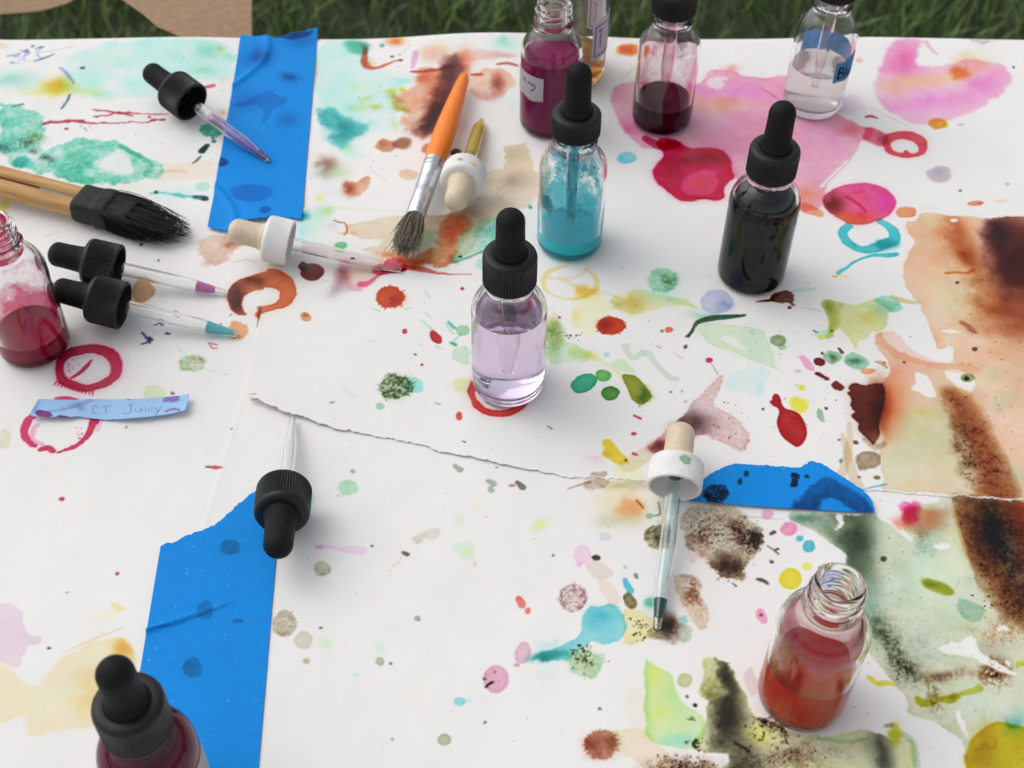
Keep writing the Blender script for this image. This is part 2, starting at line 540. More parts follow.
        m = 1 - k * np.clip((d + s) / (2 * s), 0, 1)
        self.A[w] *= m[..., None]; self.wet[w] *= m

    def specks(self, cx, cy, rx, ry, n, cols, r0=0.4, r1=1.6, seed=1, k=1.0):
        r_ = random.Random(seed)
        for _ in range(int(n * 0.8)):
            u = cx + rx * max(-1.6, min(1.6, r_.gauss(0, 0.6))); v = cy + ry * max(-1.6, min(1.6, r_.gauss(0, 0.6)))
            r = r0 * .8 + (r1 * .8 - r0) * r_.random() ** 4
            t = r_.uniform(0, 3.14); l = r * r_.uniform(0, 1.5)
            self.stroke([(u, v, r), (u + l * math.cos(t), v + l * 0.7 * math.sin(t), r * 0.7)], r_.choice(cols), k, soft=0.22)

    def sample(self, X, Y, base):
        fx = np.clip((X - self.x0) / self.res, 0, self.nx - 1.001); fy = np.clip((Y - self.y0) / self.res, 0, self.ny - 1.001)
        inside = (X > self.x0) & (X < self.x0 + (self.nx - 1) * self.res) & (Y > self.y0) & (Y < self.y0 + (self.ny - 1) * self.res)
        ix = fx.astype(int); iy = fy.astype(int); fx = (fx - ix)[..., None]; fy = (fy - iy)[..., None]
        A = np.concatenate([self.A, self.wet[..., None]], 2)
        a = (A[iy, ix] * (1 - fx) + A[iy, ix + 1] * fx) * (1 - fy) + (A[iy + 1, ix] * (1 - fx) + A[iy + 1, ix + 1] * fx) * fy
        a = a * inside[..., None]
        out = np.empty(X.shape + (4,), np.float32)
        out[..., :3] = np.asarray(base, np.float32) * np.exp(-a[..., :3])
        out[..., 3] = np.clip(np.maximum(a[..., 3], (a[..., :3].mean(-1) - .45) * .3), 0, 1)
        return out

def grid_obj(name, X, Y, Z, paint, mat, parent=None, skirt=0.0):
    """a sheet through the points X, Y, Z (n x m) with its painted colours; skirt = thickness shown at its edges"""
    n, m = X.shape
    co = np.stack([X, Y, Z], -1).astype(np.float32).reshape(-1, 3)
    idx = np.arange(n * m, dtype=np.int32).reshape(n, m)
    q = np.stack([idx[:-1, :-1], idx[:-1, 1:], idx[1:, 1:], idx[1:, :-1]], -1).reshape(-1, 4)
    col = None if paint is None else paint.reshape(-1, 4)
    if skirt:
        loop = np.concatenate([idx[0, :], idx[1:, -1], idx[-1, -2::-1], idx[-2:0:-1, 0]])
        low = co[loop].copy(); low[:, 2] -= skirt
        base = len(co); co = np.concatenate([co, low])
        k = np.arange(len(loop)); k2 = (k + 1) % len(loop)
        q2 = np.stack([loop[k2], loop[k], base + k, base + k2], -1)
        q = np.concatenate([q, q2.astype(np.int32)])
        if col is not None: col = np.concatenate([col, col[loop]])
    me = bpy.data.meshes.new(name)
    me.vertices.add(len(co)); me.vertices.foreach_set("co", co.ravel())
    me.loops.add(len(q) * 4); me.loops.foreach_set("vertex_index", q.astype(np.int32).ravel())
    me.polygons.add(len(q)); me.polygons.foreach_set("loop_start", np.arange(0, len(q) * 4, 4, dtype=np.int32))
    me.update(calc_edges=True)
    me.polygons.foreach_set("use_smooth", np.ones(len(q), bool))
    if col is not None:
        at = me.color_attributes.new("paint", 'FLOAT_COLOR', 'POINT')
        at.data.foreach_set("color", np.ascontiguousarray(col, np.float32).ravel())
    me.materials.append(mat)
    me.update()
    o = bpy.data.objects.new(name, me); COL.objects.link(o)
    if parent is not None: o.parent = parent
    return o
# ------------------------------------------------------------------ the stains, where they lie on the table
C = Canvas(-0.345, 0.375, 0.185, 0.70, 0.00036)

def paint_far_left(C):
    C.poly("60,61 120,40 205,41 234,46 231,84 190,76 160,95 122,100 92,96 52,86 72,64", "b2dcd4", .95, 4, 2, mott=1.1)
    C.glow(208, 52, 13, 7, "86c9b4", .9); C.glow(205, 71, 12, 5, "92cdbb", .8); C.glow(231, 57, 7, 3, "9ad3c2", .9)
    C.glow(130, 83, 10, 4, "bfe0da", .6); C.glow(160, 103, 8, 4, "bfe0da", .6)
    C.glow(14, 80, 24, 9, "8fcabb", .9); C.glow(58, 86, 13, 7, "ecb22c", 1.1); C.glow(46, 91, 24, 5, "cfd478", .8)
    C.glow(88, 92, 13, 4, "e5d77a", .6); C.glow(100, 97, 14, 4, "a6d2ae", .7)
    C.poly("0,101 22,105 38,115 50,120 47,132 34,143 44,150 66,141 92,137 116,142 134,150 150,157 166,166 158,177 132,181 104,184 62,177 30,169 0,160", "78c8b2", 1.15, .8, 2.4, mott=1.1, gran=.6, rim=.4)
    C.erase("94,166 100,157 118,149 131,158 136,168 118,176 101,173", .9, 1.2, 2.5)
    C.erase("30,146 44,152 40,158 24,156", .5, 1.2, 2)
    C.stroke("120,146,2 140,156,3 150,166,3 146,175,3", "54b794", .7, gran=.8)
    C.glow(31, 141, 12, 5, "4a7a66", .8, rot=-12, gran=1.2); C.glow(5, 147, 7, 4, "3f7f78", .8, gran=1)
    C.glow(48, 157, 6, 3.5, "4b6560", .9, gran=1); C.glow(33, 151, 4, 2, "46605c", .8); C.ell(22, 161, 8, 5, "3fb3b8", .9, .8, 1.4)
    C.glow(35, 138, 3, 4, "9bd05a", .8)
    C.stroke("47,122,2 58,121,2.6 68,120,2 88,122,1.3 110,123,.9 140,122,.7 154,120,1.5 163,120,2.2", "b02436", 1.0, .25, 1.4, wet=.4)
    C.stroke("91,109,.9 108,111,1.4 120,113,1.6 140,114,.7 168,114,.9", "b5303c", .9, .25, 1.2)
    C.stroke("93,117,.6 108,115,1.0 118,112,1.2 131,116,.8", "b5303c", .9, .25, 1)
    C.ell(66, 128, 2, 1.2, "b5303c"); C.ell(150, 117, 1.5, 1, "b5303c"); C.stroke("203,87,2 212,85,2.5", "c8483c", .9)
    C.specks(87, 127, 8, 2, 14, ["4b6f70", "3f5f60"], .4, 1.3, 5)
    C.stroke("62,108,1 66,102,1 70,95,1.2", "4a6670", .9); C.stroke("35,61,.7 45,58,1.2 54,54,.6", "49637a", .9)
    C.stroke("12,106,1 22,104,1.6", "3f7a72", .8)
    C.stroke("60,68,1.2 66,73,1.8 72,80,1.2 74,84,.8", "8f86c8", .9); C.stroke("38,53,1 55,50,1 75,46,.6", "c3b8de", .8)
    for i in range(16):
        r = random.Random(i + 50); x = r.uniform(12, 38); y = r.uniform(46, 62)
        C.stroke([(x, y, .5), (x + r.uniform(-6, 7), y + r.uniform(-4, 4), .9), (x + r.uniform(-8, 9), y + r.uniform(-5, 5), .4)], r.choice(["9a92cf", "6f86b8", "b0aadb"]), .6)
    C.ell(83, 68, 2.5, 1.3, "2f5f60"); C.ell(33, 46, 2, 1, "4a6a8a"); C.glow(45, 65, 6, 3, "bfe0dc", .7); C.glow(3, 45, 5, 3, "e8b48f", .7)
    C.glow(110, 58, 16, 6, "ead9cc", .6); C.glow(70, 56, 10, 4, "e3ddd0", .6)
    C.ell(212, 129, 12, 8, "3fa586", 1.0, .4, .8, spikes=1.2, gran=.4)
    C.stroke("207,145,2.4 202,151,3.2", "25504e", 1.3); C.stroke("200,156,1 197,160,1.2 193,163,.6", "35605c", 1); C.ell(213, 141, 2, 1.7, "2f5f58", .9); C.ell(212, 138, 1.4, 1.2, "2f5f58")
    C.poly("150,170 165,165 190,163 213,160 217,176 200,180 180,176 160,181", "eccdbb", .8, 2, 2); C.stroke("160,171,1 176,170,1.5 186,172,1", "dba890", .6, .8)
    C.glow(125, 186, 20, 4, "ecd2c2", .7); C.glow(155, 197, 26, 9, "cfe6ea", .9); C.glow(183, 190, 16, 4, "bfe2e2", .8); C.ell(203, 186, 7, 4.5, "9ad0be", .8, .8)
    C.stroke("150,191,1.4 175,193,1.4 196,197,2", "55bdbd", .8, .5, 1.2); C.ell(155, 191, 1.8, 1.8, "2a4a4c", 1.2)
    C.stroke("195,196,2 204,198,3.4", "18707a", 1.2); C.ell(205, 199, 4, 2, "0f3a40", .9)
    C.glow(126, 212, 30, 6, "dbe8ea", .7); C.glow(222, 50, 3, 3, "e8c35c", .7); C.glow(215, 100, 12, 8, "d8e8de", .6)
    C.glow(195, 105, 14, 8, "c9e5df", .5); C.glow(222, 112, 4, 3, "d9946a", .6); C.glow(225, 78, 8, 3, "e5c7a6", .6)
    C.glow(3, 204, 6, 6, "e9c34a", .9)
    C.poly("194,243 204,237 216,234 228,236 238,234 250,238 243,247 236,253 226,258 216,264 204,261 198,251", "c99f86", .8, 1.0, 1.8, mott=.9)
    C.glow(231, 243, 11, 5, "9a6a55", .8); C.glow(205, 262, 6, 3, "b98e76", .6); C.stroke("232,262,.6 247,260,.8 256,262,.5", "c5b5a8", .8)
    C.ell(141, 243, 1.6, 1.4, "30303c"); C.ell(159, 259, 1.1, 1, "40404c"); C.stroke("45,236,.5 58,231,.6", "b9b4c4", .8)
    C.specks(120, 95, 130, 50, 60, ["5a8a88", "8f7a90", "3f6f70", "b06a50", "88b8b0"], .3, .9, 9, .7)

def paint_far_mid(C):
    C.poly("314,38 362,40 367,54 373,68 391,75 410,80 404,90 392,97 398,112 388,126 368,131 350,137 336,126 320,106 312,84", "b8dcd6", .98, 3, 2.4, mott=1.0)
    C.poly("344,40 362,40 368,48 361,55 350,50", "68b89f", 1.0, 3, 1.5, mott=.7); C.glow(366, 46, 4, 3, "4a7a70", .6)
    C.poly("316,108 330,108 342,117 356,121 371,124 358,134 345,144 337,149 332,136 324,123", "55b3b3", 1.0, 3, 1.6, mott=.8)
    C.glow(342, 130, 14, 9, "3fa8b0", .8); C.glow(350, 150, 12, 8, "b5e0e0", .9); C.glow(347, 147, 5, 4, "9fd27c", .7)
    C.stroke("366,48,1.5 364,58,2.6 368,66,3 374,68,2.6 382,66,1.6 394,62,1 402,60,1", "cf5a34", 1.0, .7, .8)
    C.ell(400, 61, 2, 1, "50484c"); C.ell(393, 57, 2.2, 1, "484a50"); C.glow(369, 62, 5, 3, "e09050", .6)
    C.glow(396, 42, 9, 3, "e2703a", 1.0); C.ell(382, 46, 2.2, 1.8, "4f9f94", .8); C.stroke("411,46,.7 403,53,.9", "e5b5b8", .8)
    C.stroke("416,54,2.5 415,60,2.6 413,68,1.8", "d796c8", .8, .6); C.ell(400, 55, 2, 1, "8fb0ae", .8); C.ell(398, 67, 1.5, 1.2, "e6b4b4", .8)
    C.glow(405, 80, 9, 4, "a8d9cc", .8); C.glow(398, 103, 9, 6, "a8a854", .9, rot=25, pw=1.6); C.glow(406, 110, 6, 3, "9a9c3a", .7, rot=30)
    C.glow(404, 90, 4, 2, "e5cd32", 1.0, pw=2); C.glow(392, 92, 5, 3, "d5cf48", .8); C.glow(366, 98, 7, 2.5, "c2cc7c", .7, rot=-15); C.glow(362, 106, 12, 3.5, "cfd48c", .7); C.glow(377, 107, 5, 3, "b9c05a", .7)
    C.glow(356, 88, 8, 3, "dfe6a2", .7); C.glow(352, 109, 5, 4, "a3d3d8", .6); C.glow(366, 123, 12, 4, "a9d8de", .7); C.glow(394, 124, 5, 5, "b0cf90", .7)
    C.specks(388, 92, 16, 10, 70, ["9aa0b4", "8890a8", "a8b0a0"], .3, .9, 15, .7); C.specks(392, 116, 14, 10, 60, ["9aa4b4", "98a898", "8f98b0"], .3, .9, 16, .7)
    C.poly("415,70 440,70 456,63 472,68 466,88 456,110 440,130 428,138 408,133 398,120 412,104 398,100 394,96 406,92 420,84", "d49a80", 1.0, 1.8, 2.6, mott=.8)
    C.glow(436, 56, 15, 9, "e8b294", 1.0, pw=1.6); C.glow(465, 62, 9, 10, "dd8f70", .8)
    C.poly("444,60 459,58 461,76 452,104 440,124 428,136 418,128 432,106 441,86", "6a3c38", 1.15, 5, 1.4, mott=.5)
    C.glow(424, 128, 14, 9, "8a8088", .8); C.glow(436, 112, 10, 12, "7a4a42", .6); C.glow(436, 95, 8, 18, "b05a40", .5, rot=18)
    C.stroke("413,72,1.4 425,73,1.8 440,71,2.4 452,69,1.5", "c04a38", .9, .5, 1.2); C.glow(424, 80, 9, 6, "d98468", .7)
    C.poly("468,79 480,73 500,71 514,75 517,86 506,94 490,102 476,99 470,90", "e3ab92", .9, 1.2, 2, mott=.8)
    C.glow(499, 85, 6, 8, "9a5040", 1.0); C.glow(492, 96, 9, 5, "b08080", .6); C.stroke("472,76,1.5 481,76,1.8", "c0453a", .9)
    C.poly("458,57 480,53 500,56 520,60 505,62 480,62 466,66", "e4b8ae", .9, 1.2, 1.5); C.glow(500, 59, 14, 2, "cf9aa0", .6)
    C.glow(505, 48, 14, 7, "a8d8d2", .9); C.glow(501, 45, 6, 4, "96d2a4", .8); C.glow(465, 40, 9, 3, "c4e2e4", .9)
    C.stroke("498,67,1.4 508,66,1.8 517,68,1.4", "bf5546", .9); C.glow(513, 103, 6, 7, "bfe0ea", .9); C.glow(450, 45, 22, 6, "ecd9cf", .6)
    C.glow(515, 38, 22, 5, "f0d5cf", .6); C.glow(475, 108, 5, 4, "e8d6d6", .6); C.glow(466, 126, 8, 4, "d8c0c8", .8); C.glow(520, 112, 8, 8, "ecd8d4", .7)
    C.ell(386, 145, 11, 6.5, "c4805c", .9, 1.0, 1.2); C.glow(383, 143, 6, 3, "b87050", .5); C.ell(402, 143, 8, 5.5, "8f553c", .9, 1.8, 1.0)
    C.ell(409, 174, 9, 5.5, "cba58a", .8, .8, 1.0); C.ell(428, 148, 7, 5, "b5704e", .9, .9); C.ell(456, 152, 5, 4, "4a2c20", 1, .8)
    C.glow(327, 163, 9, 8, "82604f", .9); C.glow(322, 174, 12, 5, "a9b3a9", .9); C.glow(341, 171, 10, 8, "b3cfa4", .9); C.glow(305, 155, 7, 7, "e8cfc0", .8)
    C.poly("343,182 352,180 360,182 364,176 371,176 370,182 364,189 357,196 348,195 343,190", "d08d6a", .9, .7, 1.4, mott=.8); C.glow(349, 189, 6, 6, "954524", .9)
    C.glow(320, 198, 4, 3, "dde06c", .8); C.glow(330, 192, 12, 7, "d2d2e2", .9); C.glow(303, 217, 5, 5, "1f8f98", 1.1); C.glow(302, 232, 6, 8, "9fd6d6", .9)
    C.glow(322, 214, 12, 8, "a9d6bd", 1.1); C.glow(313, 226, 9, 9, "b9dece", .9); C.glow(328, 211, 6, 5, "b5d690", .8); C.glow(331, 227, 7, 4, "c0c0d2", .8); C.glow(316, 190, 10, 10, "dfe2e8", .8)
    C.stroke("334,221,.7 339,223,.9 344,223,.7 347,226,.8 347,232,.9 344,236,.6", "b86a44", .9); C.stroke("338,234,1.2 347,234,1.6 356,234,1.5", "e8b89c", .8, .6)
    C.ell(341, 246, 6, 3.6, "62b877", .9, .5); C.ell(337, 256, 7, 3, "d2e2b8", .7, .8); C.glow(362, 244, 10, 3, "f1efe9", .2)
    C.stroke("330,206,1.2 360,209,1.4 405,211,1.2", "d3cfb8", .8, .8); C.stroke("371,169,.4 386,180,.5", "b8b8b8", .7); C.stroke("355,150,.4 372,160,.5 388,172,.3", "c4c0bc", .5)
    tan = "350,226 381,219 408,214 446,215 470,206 481,186 478,172 488,170 503,170 509,162 505,158 506,146 528,142 529,156 534,160 533,170 539,174 537,196 528,206 516,211 502,221 492,218 478,236 470,252 455,262 440,263 425,265 400,261 390,257 370,253 362,250 376,246 386,240 360,238 350,236"
    m = C.mask(tan, soft=.6, warp=1.4, sm=0)
    C.fill(m, "d3c0a5", .95, .5, 0, rim=.4)
    C.glow(515, 181, 16, 10, "a58f74", .9, clip=m); C.glow(517, 153, 12, 10, "b3a189", .6, clip=m); C.glow(505, 203, 14, 10, "b79d80", .6, clip=m); C.glow(460, 214, 22, 9, "8f7558", .9, clip=m)  # the last pool is the shadow under the white dropper, painted in brown
    C.glow(425, 240, 16, 10, "b4b89c", .7, clip=m)
    C.ell(305 + 225, 184 + 22, 1.5, 1.2, "2f9aa0"); C.glow(497, 163, 10, 8, "e0d5c6", .6)
    C.poly("446,216 463,216 470,226 461,238 454,250 458,259 445,266 425,267 404,265 398,258 420,255 436,248 440,232", "cf7c50", 1.0, 2.2, 2.4, mott=1.0, gran=.25)
    C.glow(452, 226, 9, 8, "b0623c", .6); C.glow(418, 262, 16, 4, "d07048", .6)
    C.poly("470,220 494,215 503,224 500,240 486,250 469,258 458,263 452,255 462,240", "9fd0c0", 1.0, 1.6, 2.4, mott=.9, gran=.8); C.stroke("455,262,.8 470,257,1.2 486,250,.9", "6a8f80", .7)
    C.glow(432, 238, 9, 9, "a9c4a8", .8); C.ell(531, 208, 2.2, 1.3, "2a9fa2"); C.ell(461, 257, 1.3, 1.2, "2a4a4a")
    C.stroke("404,267,2.5 420,269,2.8 432,272,2.6 442,274,1.3 458,274,.8 471,275,.6", "cd6a5c", 1.0, .4, .7, wet=.5)
    C.poly("372,272 381,262 395,258 408,263 408,271 386,275 376,276", "d2526a", 1.0, .8, 1.2, wet=.6); C.stroke("382,270,2 392,272,2.5 404,270,2", "991a33", 1.0, .6, wet=.8)
    C.glow(388, 256, 11, 4, "df7a50", .9); C.glow(345, 262, 14, 5, "ecc8c2", .8)
    C.poly("346,270 372,262 382,266 380,278 364,289 352,290 345,286", "eebcae", .8, 1.6, 1.4); C.stroke("362,285,3.6 368,284,3 378,277,1.5 389,271,1.4", "dc6a9c", .9, .6); C.glow(358, 288, 9, 3, "e89ab4", .7)
    C.glow(343, 277, 8, 10, "a4656e", 1.0, rot=20); C.glow(337, 291, 10, 7, "a8a0a2", .7, rot=-25); C.ell(353, 259, 2, 1.6, "3a1428", 1.3)
    C.ell(484, 265, 8, 7, "9fd2b2", .9, .5, 1.0, spikes=.8, gran=.3); C.ell(462, 289, 2, 1.4, "a81e35", wet=.5)

def paint_pinks(C):
    wash = "610,98 616,84 640,80 668,84 690,90 700,84 713,70 735,70 744,77 765,79 783,74 800,80 806,106 826,106 842,118 862,126 876,131 868,140 860,142 856,152 848,158 838,172 824,188 822,208 806,211 795,208 776,196 760,186 735,179 728,166 702,152 664,150 640,147 624,130 614,112"
    m = C.mask(wash, soft=.7, warp=1.0)
    C.fill(m, "e894b0", 1.0, .55, 0, rim=.45)
    C.glow(715, 105, 34, 8, "efa584", .9, clip=m); C.glow(640, 100, 20, 14, "f0b0a0", .8, clip=m); C.glow(750, 92, 34, 9, "e088c4", .9, clip=m, rot=8); C.glow(626, 130, 16, 10, "d873a8", 1.0, clip=m)
    C.glow(790, 140, 30, 26, "ea8fae", .9, clip=m); C.glow(805, 195, 18, 10, "ec8a72", 1.0, clip=m); C.glow(700, 135, 30, 10, "e795a8", .7, clip=m); C.glow(850, 130, 16, 7, "e8707c", .9, clip=m)
    C.glow(835, 140, 14, 12, "e292c0", .7, clip=m); C.glow(760, 140, 24, 18, "ea8aa4", .7, clip=m); C.glow(690, 118, 14, 12, "e58cb8", .7, clip=m); C.glow(705, 90, 20, 6, "e48cc0", .8, clip=m)
    C.erase("704,86 708,80 722,76 728,80 718,88 710,90", .75, .6, 3); C.erase(stroke="822,186,1.6 833,174,1.2 846,160,1", k=.9); C.erase(stroke="838,182,1.2 848,172,1.6 858,158,1", k=.9)
    C.erase(stroke="866,140,1.5 858,158,2 846,178,1.5", k=.7); C.erase(stroke="830,178,.8 846,160,.8", k=.6)
    C.stroke("761,88,.5 774,96,.7 781,101,.4", "c85a80", .7); C.glow(733, 68, 7, 3, "e08a80", .8); C.stroke("706,76,.6 712,71,1.6 723,70,1", "d98a98", .6)
    C.glow(628, 50, 10, 6, "e0702c", 1.2, pw=2.5); C.glow(622, 38, 12, 3, "f0b4cc", .9); C.stroke("640,64,1.5 628,74,1 619,80,.7", "e8b8a0", .6, .8); C.glow(630, 78, 18, 10, "f1d2c6", .8)
    C.glow(647, 52, 3, 3, "dd6a5a", .8)
    p = "653,172 656,165 663,157 662,150 655,143 662,136 680,140 688,149 706,147 722,148 730,158 732,168 736,177 728,182 724,190 726,197 718,201 705,199 690,202 677,200 668,191 655,181"
    q = C.mask(p, soft=.35, warp=.6)
    C.fill(q, "d41452", 1.2, .35, 0, rim=.4); C.wet = np.maximum(C.wet, q * .95)
    C.glow(694, 158, 34, 6, "960a30", .9, clip=q); C.glow(672, 172, 12, 14, "a50c38", .8, clip=q)
    w = C.mask("681,186 688,174 704,168 716,172 720,184 712,194 695,196 684,193", soft=1.0, warp=.8)
    C.A *= (1 - .45 * w)[..., None]; C.glow(702, 184, 14, 8, "d8583a", .5, clip=q); C.stroke("684,196,.8 700,198,.8 716,198,.7", "a00a38", .7)
    C.stroke("646,138,4 662,146,6 676,144,5", "b80f4c", .9, .8); C.ell(627, 158, 10, 6.5, "62bcd2", .9, .4, .6, spikes=.6)
    C.specks(690, 210, 60, 20, 6, ["b0606a"], .4, .8, 21)
    # swoosh at the far right
    s = "886,47 905,38 921,39 919,52 914,62 924,67 948,64 972,58 988,61 1003,64 1011,72 1012,82 1002,93 984,104 955,117 935,124 915,123 896,116 882,104 874,92 877,76 883,60"
    m2 = C.mask(s, soft=1.2, warp=1.2)
    C.fill(m2, "eba6c4", .95, .4, 0, rim=.2)
    C.glow(903, 60, 18, 16, "e46aa4", .95, clip=m2); C.glow(925, 80, 44, 7, "f2b68e", .9, clip=m2, rot=-6); C.glow(985, 85, 26, 13, "dc78b8", .9, clip=m2, rot=-25); C.glow(930, 100, 44, 8, "e080be", .85, clip=m2, rot=-4)
    C.glow(895, 86, 12, 12, "f09a80", .6, clip=m2); C.glow(900, 105, 20, 7, "e58ac4", .6, clip=m2)
    C.glow(973, 62, 18, 9, "f1cdb4", 1.0, rot=-10); C.poly("948,64 966,48 976,58 988,58 984,70 960,74", "f0c8b0", .7, 1.8, 2); C.glow(959, 73, 11, 6.5, "e28c48", 1.0, pw=2)
    C.stroke("925,43,2.5 931,49,1.6 937,54,1.2", "e79ab4", .7, .6); C.glow(858, 84, 20, 16, "f2dcdc", .7); C.glow(872, 42, 22, 4, "f3dcdc", .8)
    C.poly("845,92 862,100 857,118 836,112 838,104", "e6b6d0", .7, 2.0, 2.5); C.stroke("872,108,1 892,118,2 906,124,1.2", "ecbccc", .7, .9)
    C.ell(938, 123, 9.5, 5.5, "efa53a", 1.0, .6, .6); C.ell(946, 124, 2.5, 4, "f3dc32", .9, .6); C.ell(980, 39, 11, 4.5, "bcb4b8", .9, 1.0, 1.4); C.stroke("984,42,.8 998,40,1", "b8b0b4", .8)
    C.glow(861, 61, 4, 1.5, "ea9a96", .8); C.ell(961, 124, 3, 1, "a4aeb0", .8); C.ell(1014, 66, 1, 1, "405050"); C.ell(858, 37, 5, 2.5, "efb0a0", .8, .8)
    rg = "882,144 884,136 892,131 905,130 918,133 927,140 928,148 922,155 910,158 898,157 886,152"
    m3 = C.mask(rg, ["890,146 893,140 902,138 912,140 919,145 919,151 912,154 906,149 904,153 896,152"], soft=.35, warp=.5)
    C.fill(m3, "d63a4c", 1.0, .3, 0, rim=.4); C.poly("864,128 872,127 880,131 888,135 890,146 880,147 872,143 864,139", "d2566c", .9, .8, 1.0); C.glow(884, 140, 5, 5, "9a4a7a", .7); C.stroke("866,117,1 871,116,1.8 877,118,1", "c43448", .9)
    C.ell(940, 174, 13, 8.5, "b5aab0", .9, .8, 1.0); C.glow(940, 174, 9, 6, "a09aa2", .4); C.ell(960, 190, 1.4, 1.3, "456048"); C.ell(1007, 184, 3, 1.6, "9fb0b2", .8); C.ell(976, 203, 8, 2.4, "cf7350", .9); C.ell(1001, 201, 7, 1.8, "eac4ae", .9)
    pd = "824,206 822,196 830,191 838,186 850,183 867,182 883,186 894,195 897,204 891,214 878,221 860,225 846,223 838,219 828,211"
    m4 = C.mask(pd, soft=.35, warp=.4)
    C.fill(m4, "e23c70", .95, .3, 0, rim=.4); C.glow(832, 204, 11, 10, "7a0612", 1.3, clip=m4); C.glow(848, 219, 24, 6, "dd6a2a", 1.0, clip=m4); C.glow(884, 201, 13, 14, "dc3ab0", .9, clip=m4); C.glow(862, 187, 20, 4, "e05aa8", .7, clip=m4)
    C.stroke("846,196,1.5 858,203,1.5 866,211,1", "c8204a", .7, .8); C.wet = np.maximum(C.wet, m4 * .7)
    C.poly("800,200 814,204 824,212 822,219 808,214 800,210", "ec8a66", .9, .8, .8)
    C.poly("896,210 900,206 912,205 918,209 914,217 902,218 896,215", "d98a5c", 1.0, .5, .8, rim=.5)
    C.stroke("849,226,4 843,233,4 847,242,4.5 860,249,4.5 872,249,5 884,244,6 894,240,5.5 895,232,5 889,226,4 880,222,3.5", "35b5bd", .9, .4, .6, rim=.5); C.glow(886, 245, 12, 6, "1f9fa8", .8, pw=2)
    C.stroke("897,254,2.2 888,255,2.6 874,255,1.8 860,259,1.2 848,266,1.2 838,273,2.0", "3fb8c4", .9, .3); C.stroke("833,276,1.2 836,276,1.4", "e6b45a"); C.stroke("839,275,.8 847,276,.9", "e8cc80")
    C.poly("917,234 925,232 934,238 930,248 918,247", "bfe0da", .8, 1); C.glow(856, 231, 4, 3, "c8ecea", .6)
    C.poly("817,232 824,232 823,254 816,254", "dbe6d8", .9, .7, .8); C.poly("783,256 791,255 790,266 783,267", "dfe2c4", .9, .8, .8); C.glow(788, 263, 12, 4, "e4e6d4", .6); C.stroke("922,208,1.5 932,205,2.4 941,208,1", "cfe2cf", .9, .6)
    C.glow(860, 285, 30, 8, "e3ebea", .5, rot=15); C.stroke("850,272,.7 862,290,.9 880,298,.7", "dcebe8", .7)

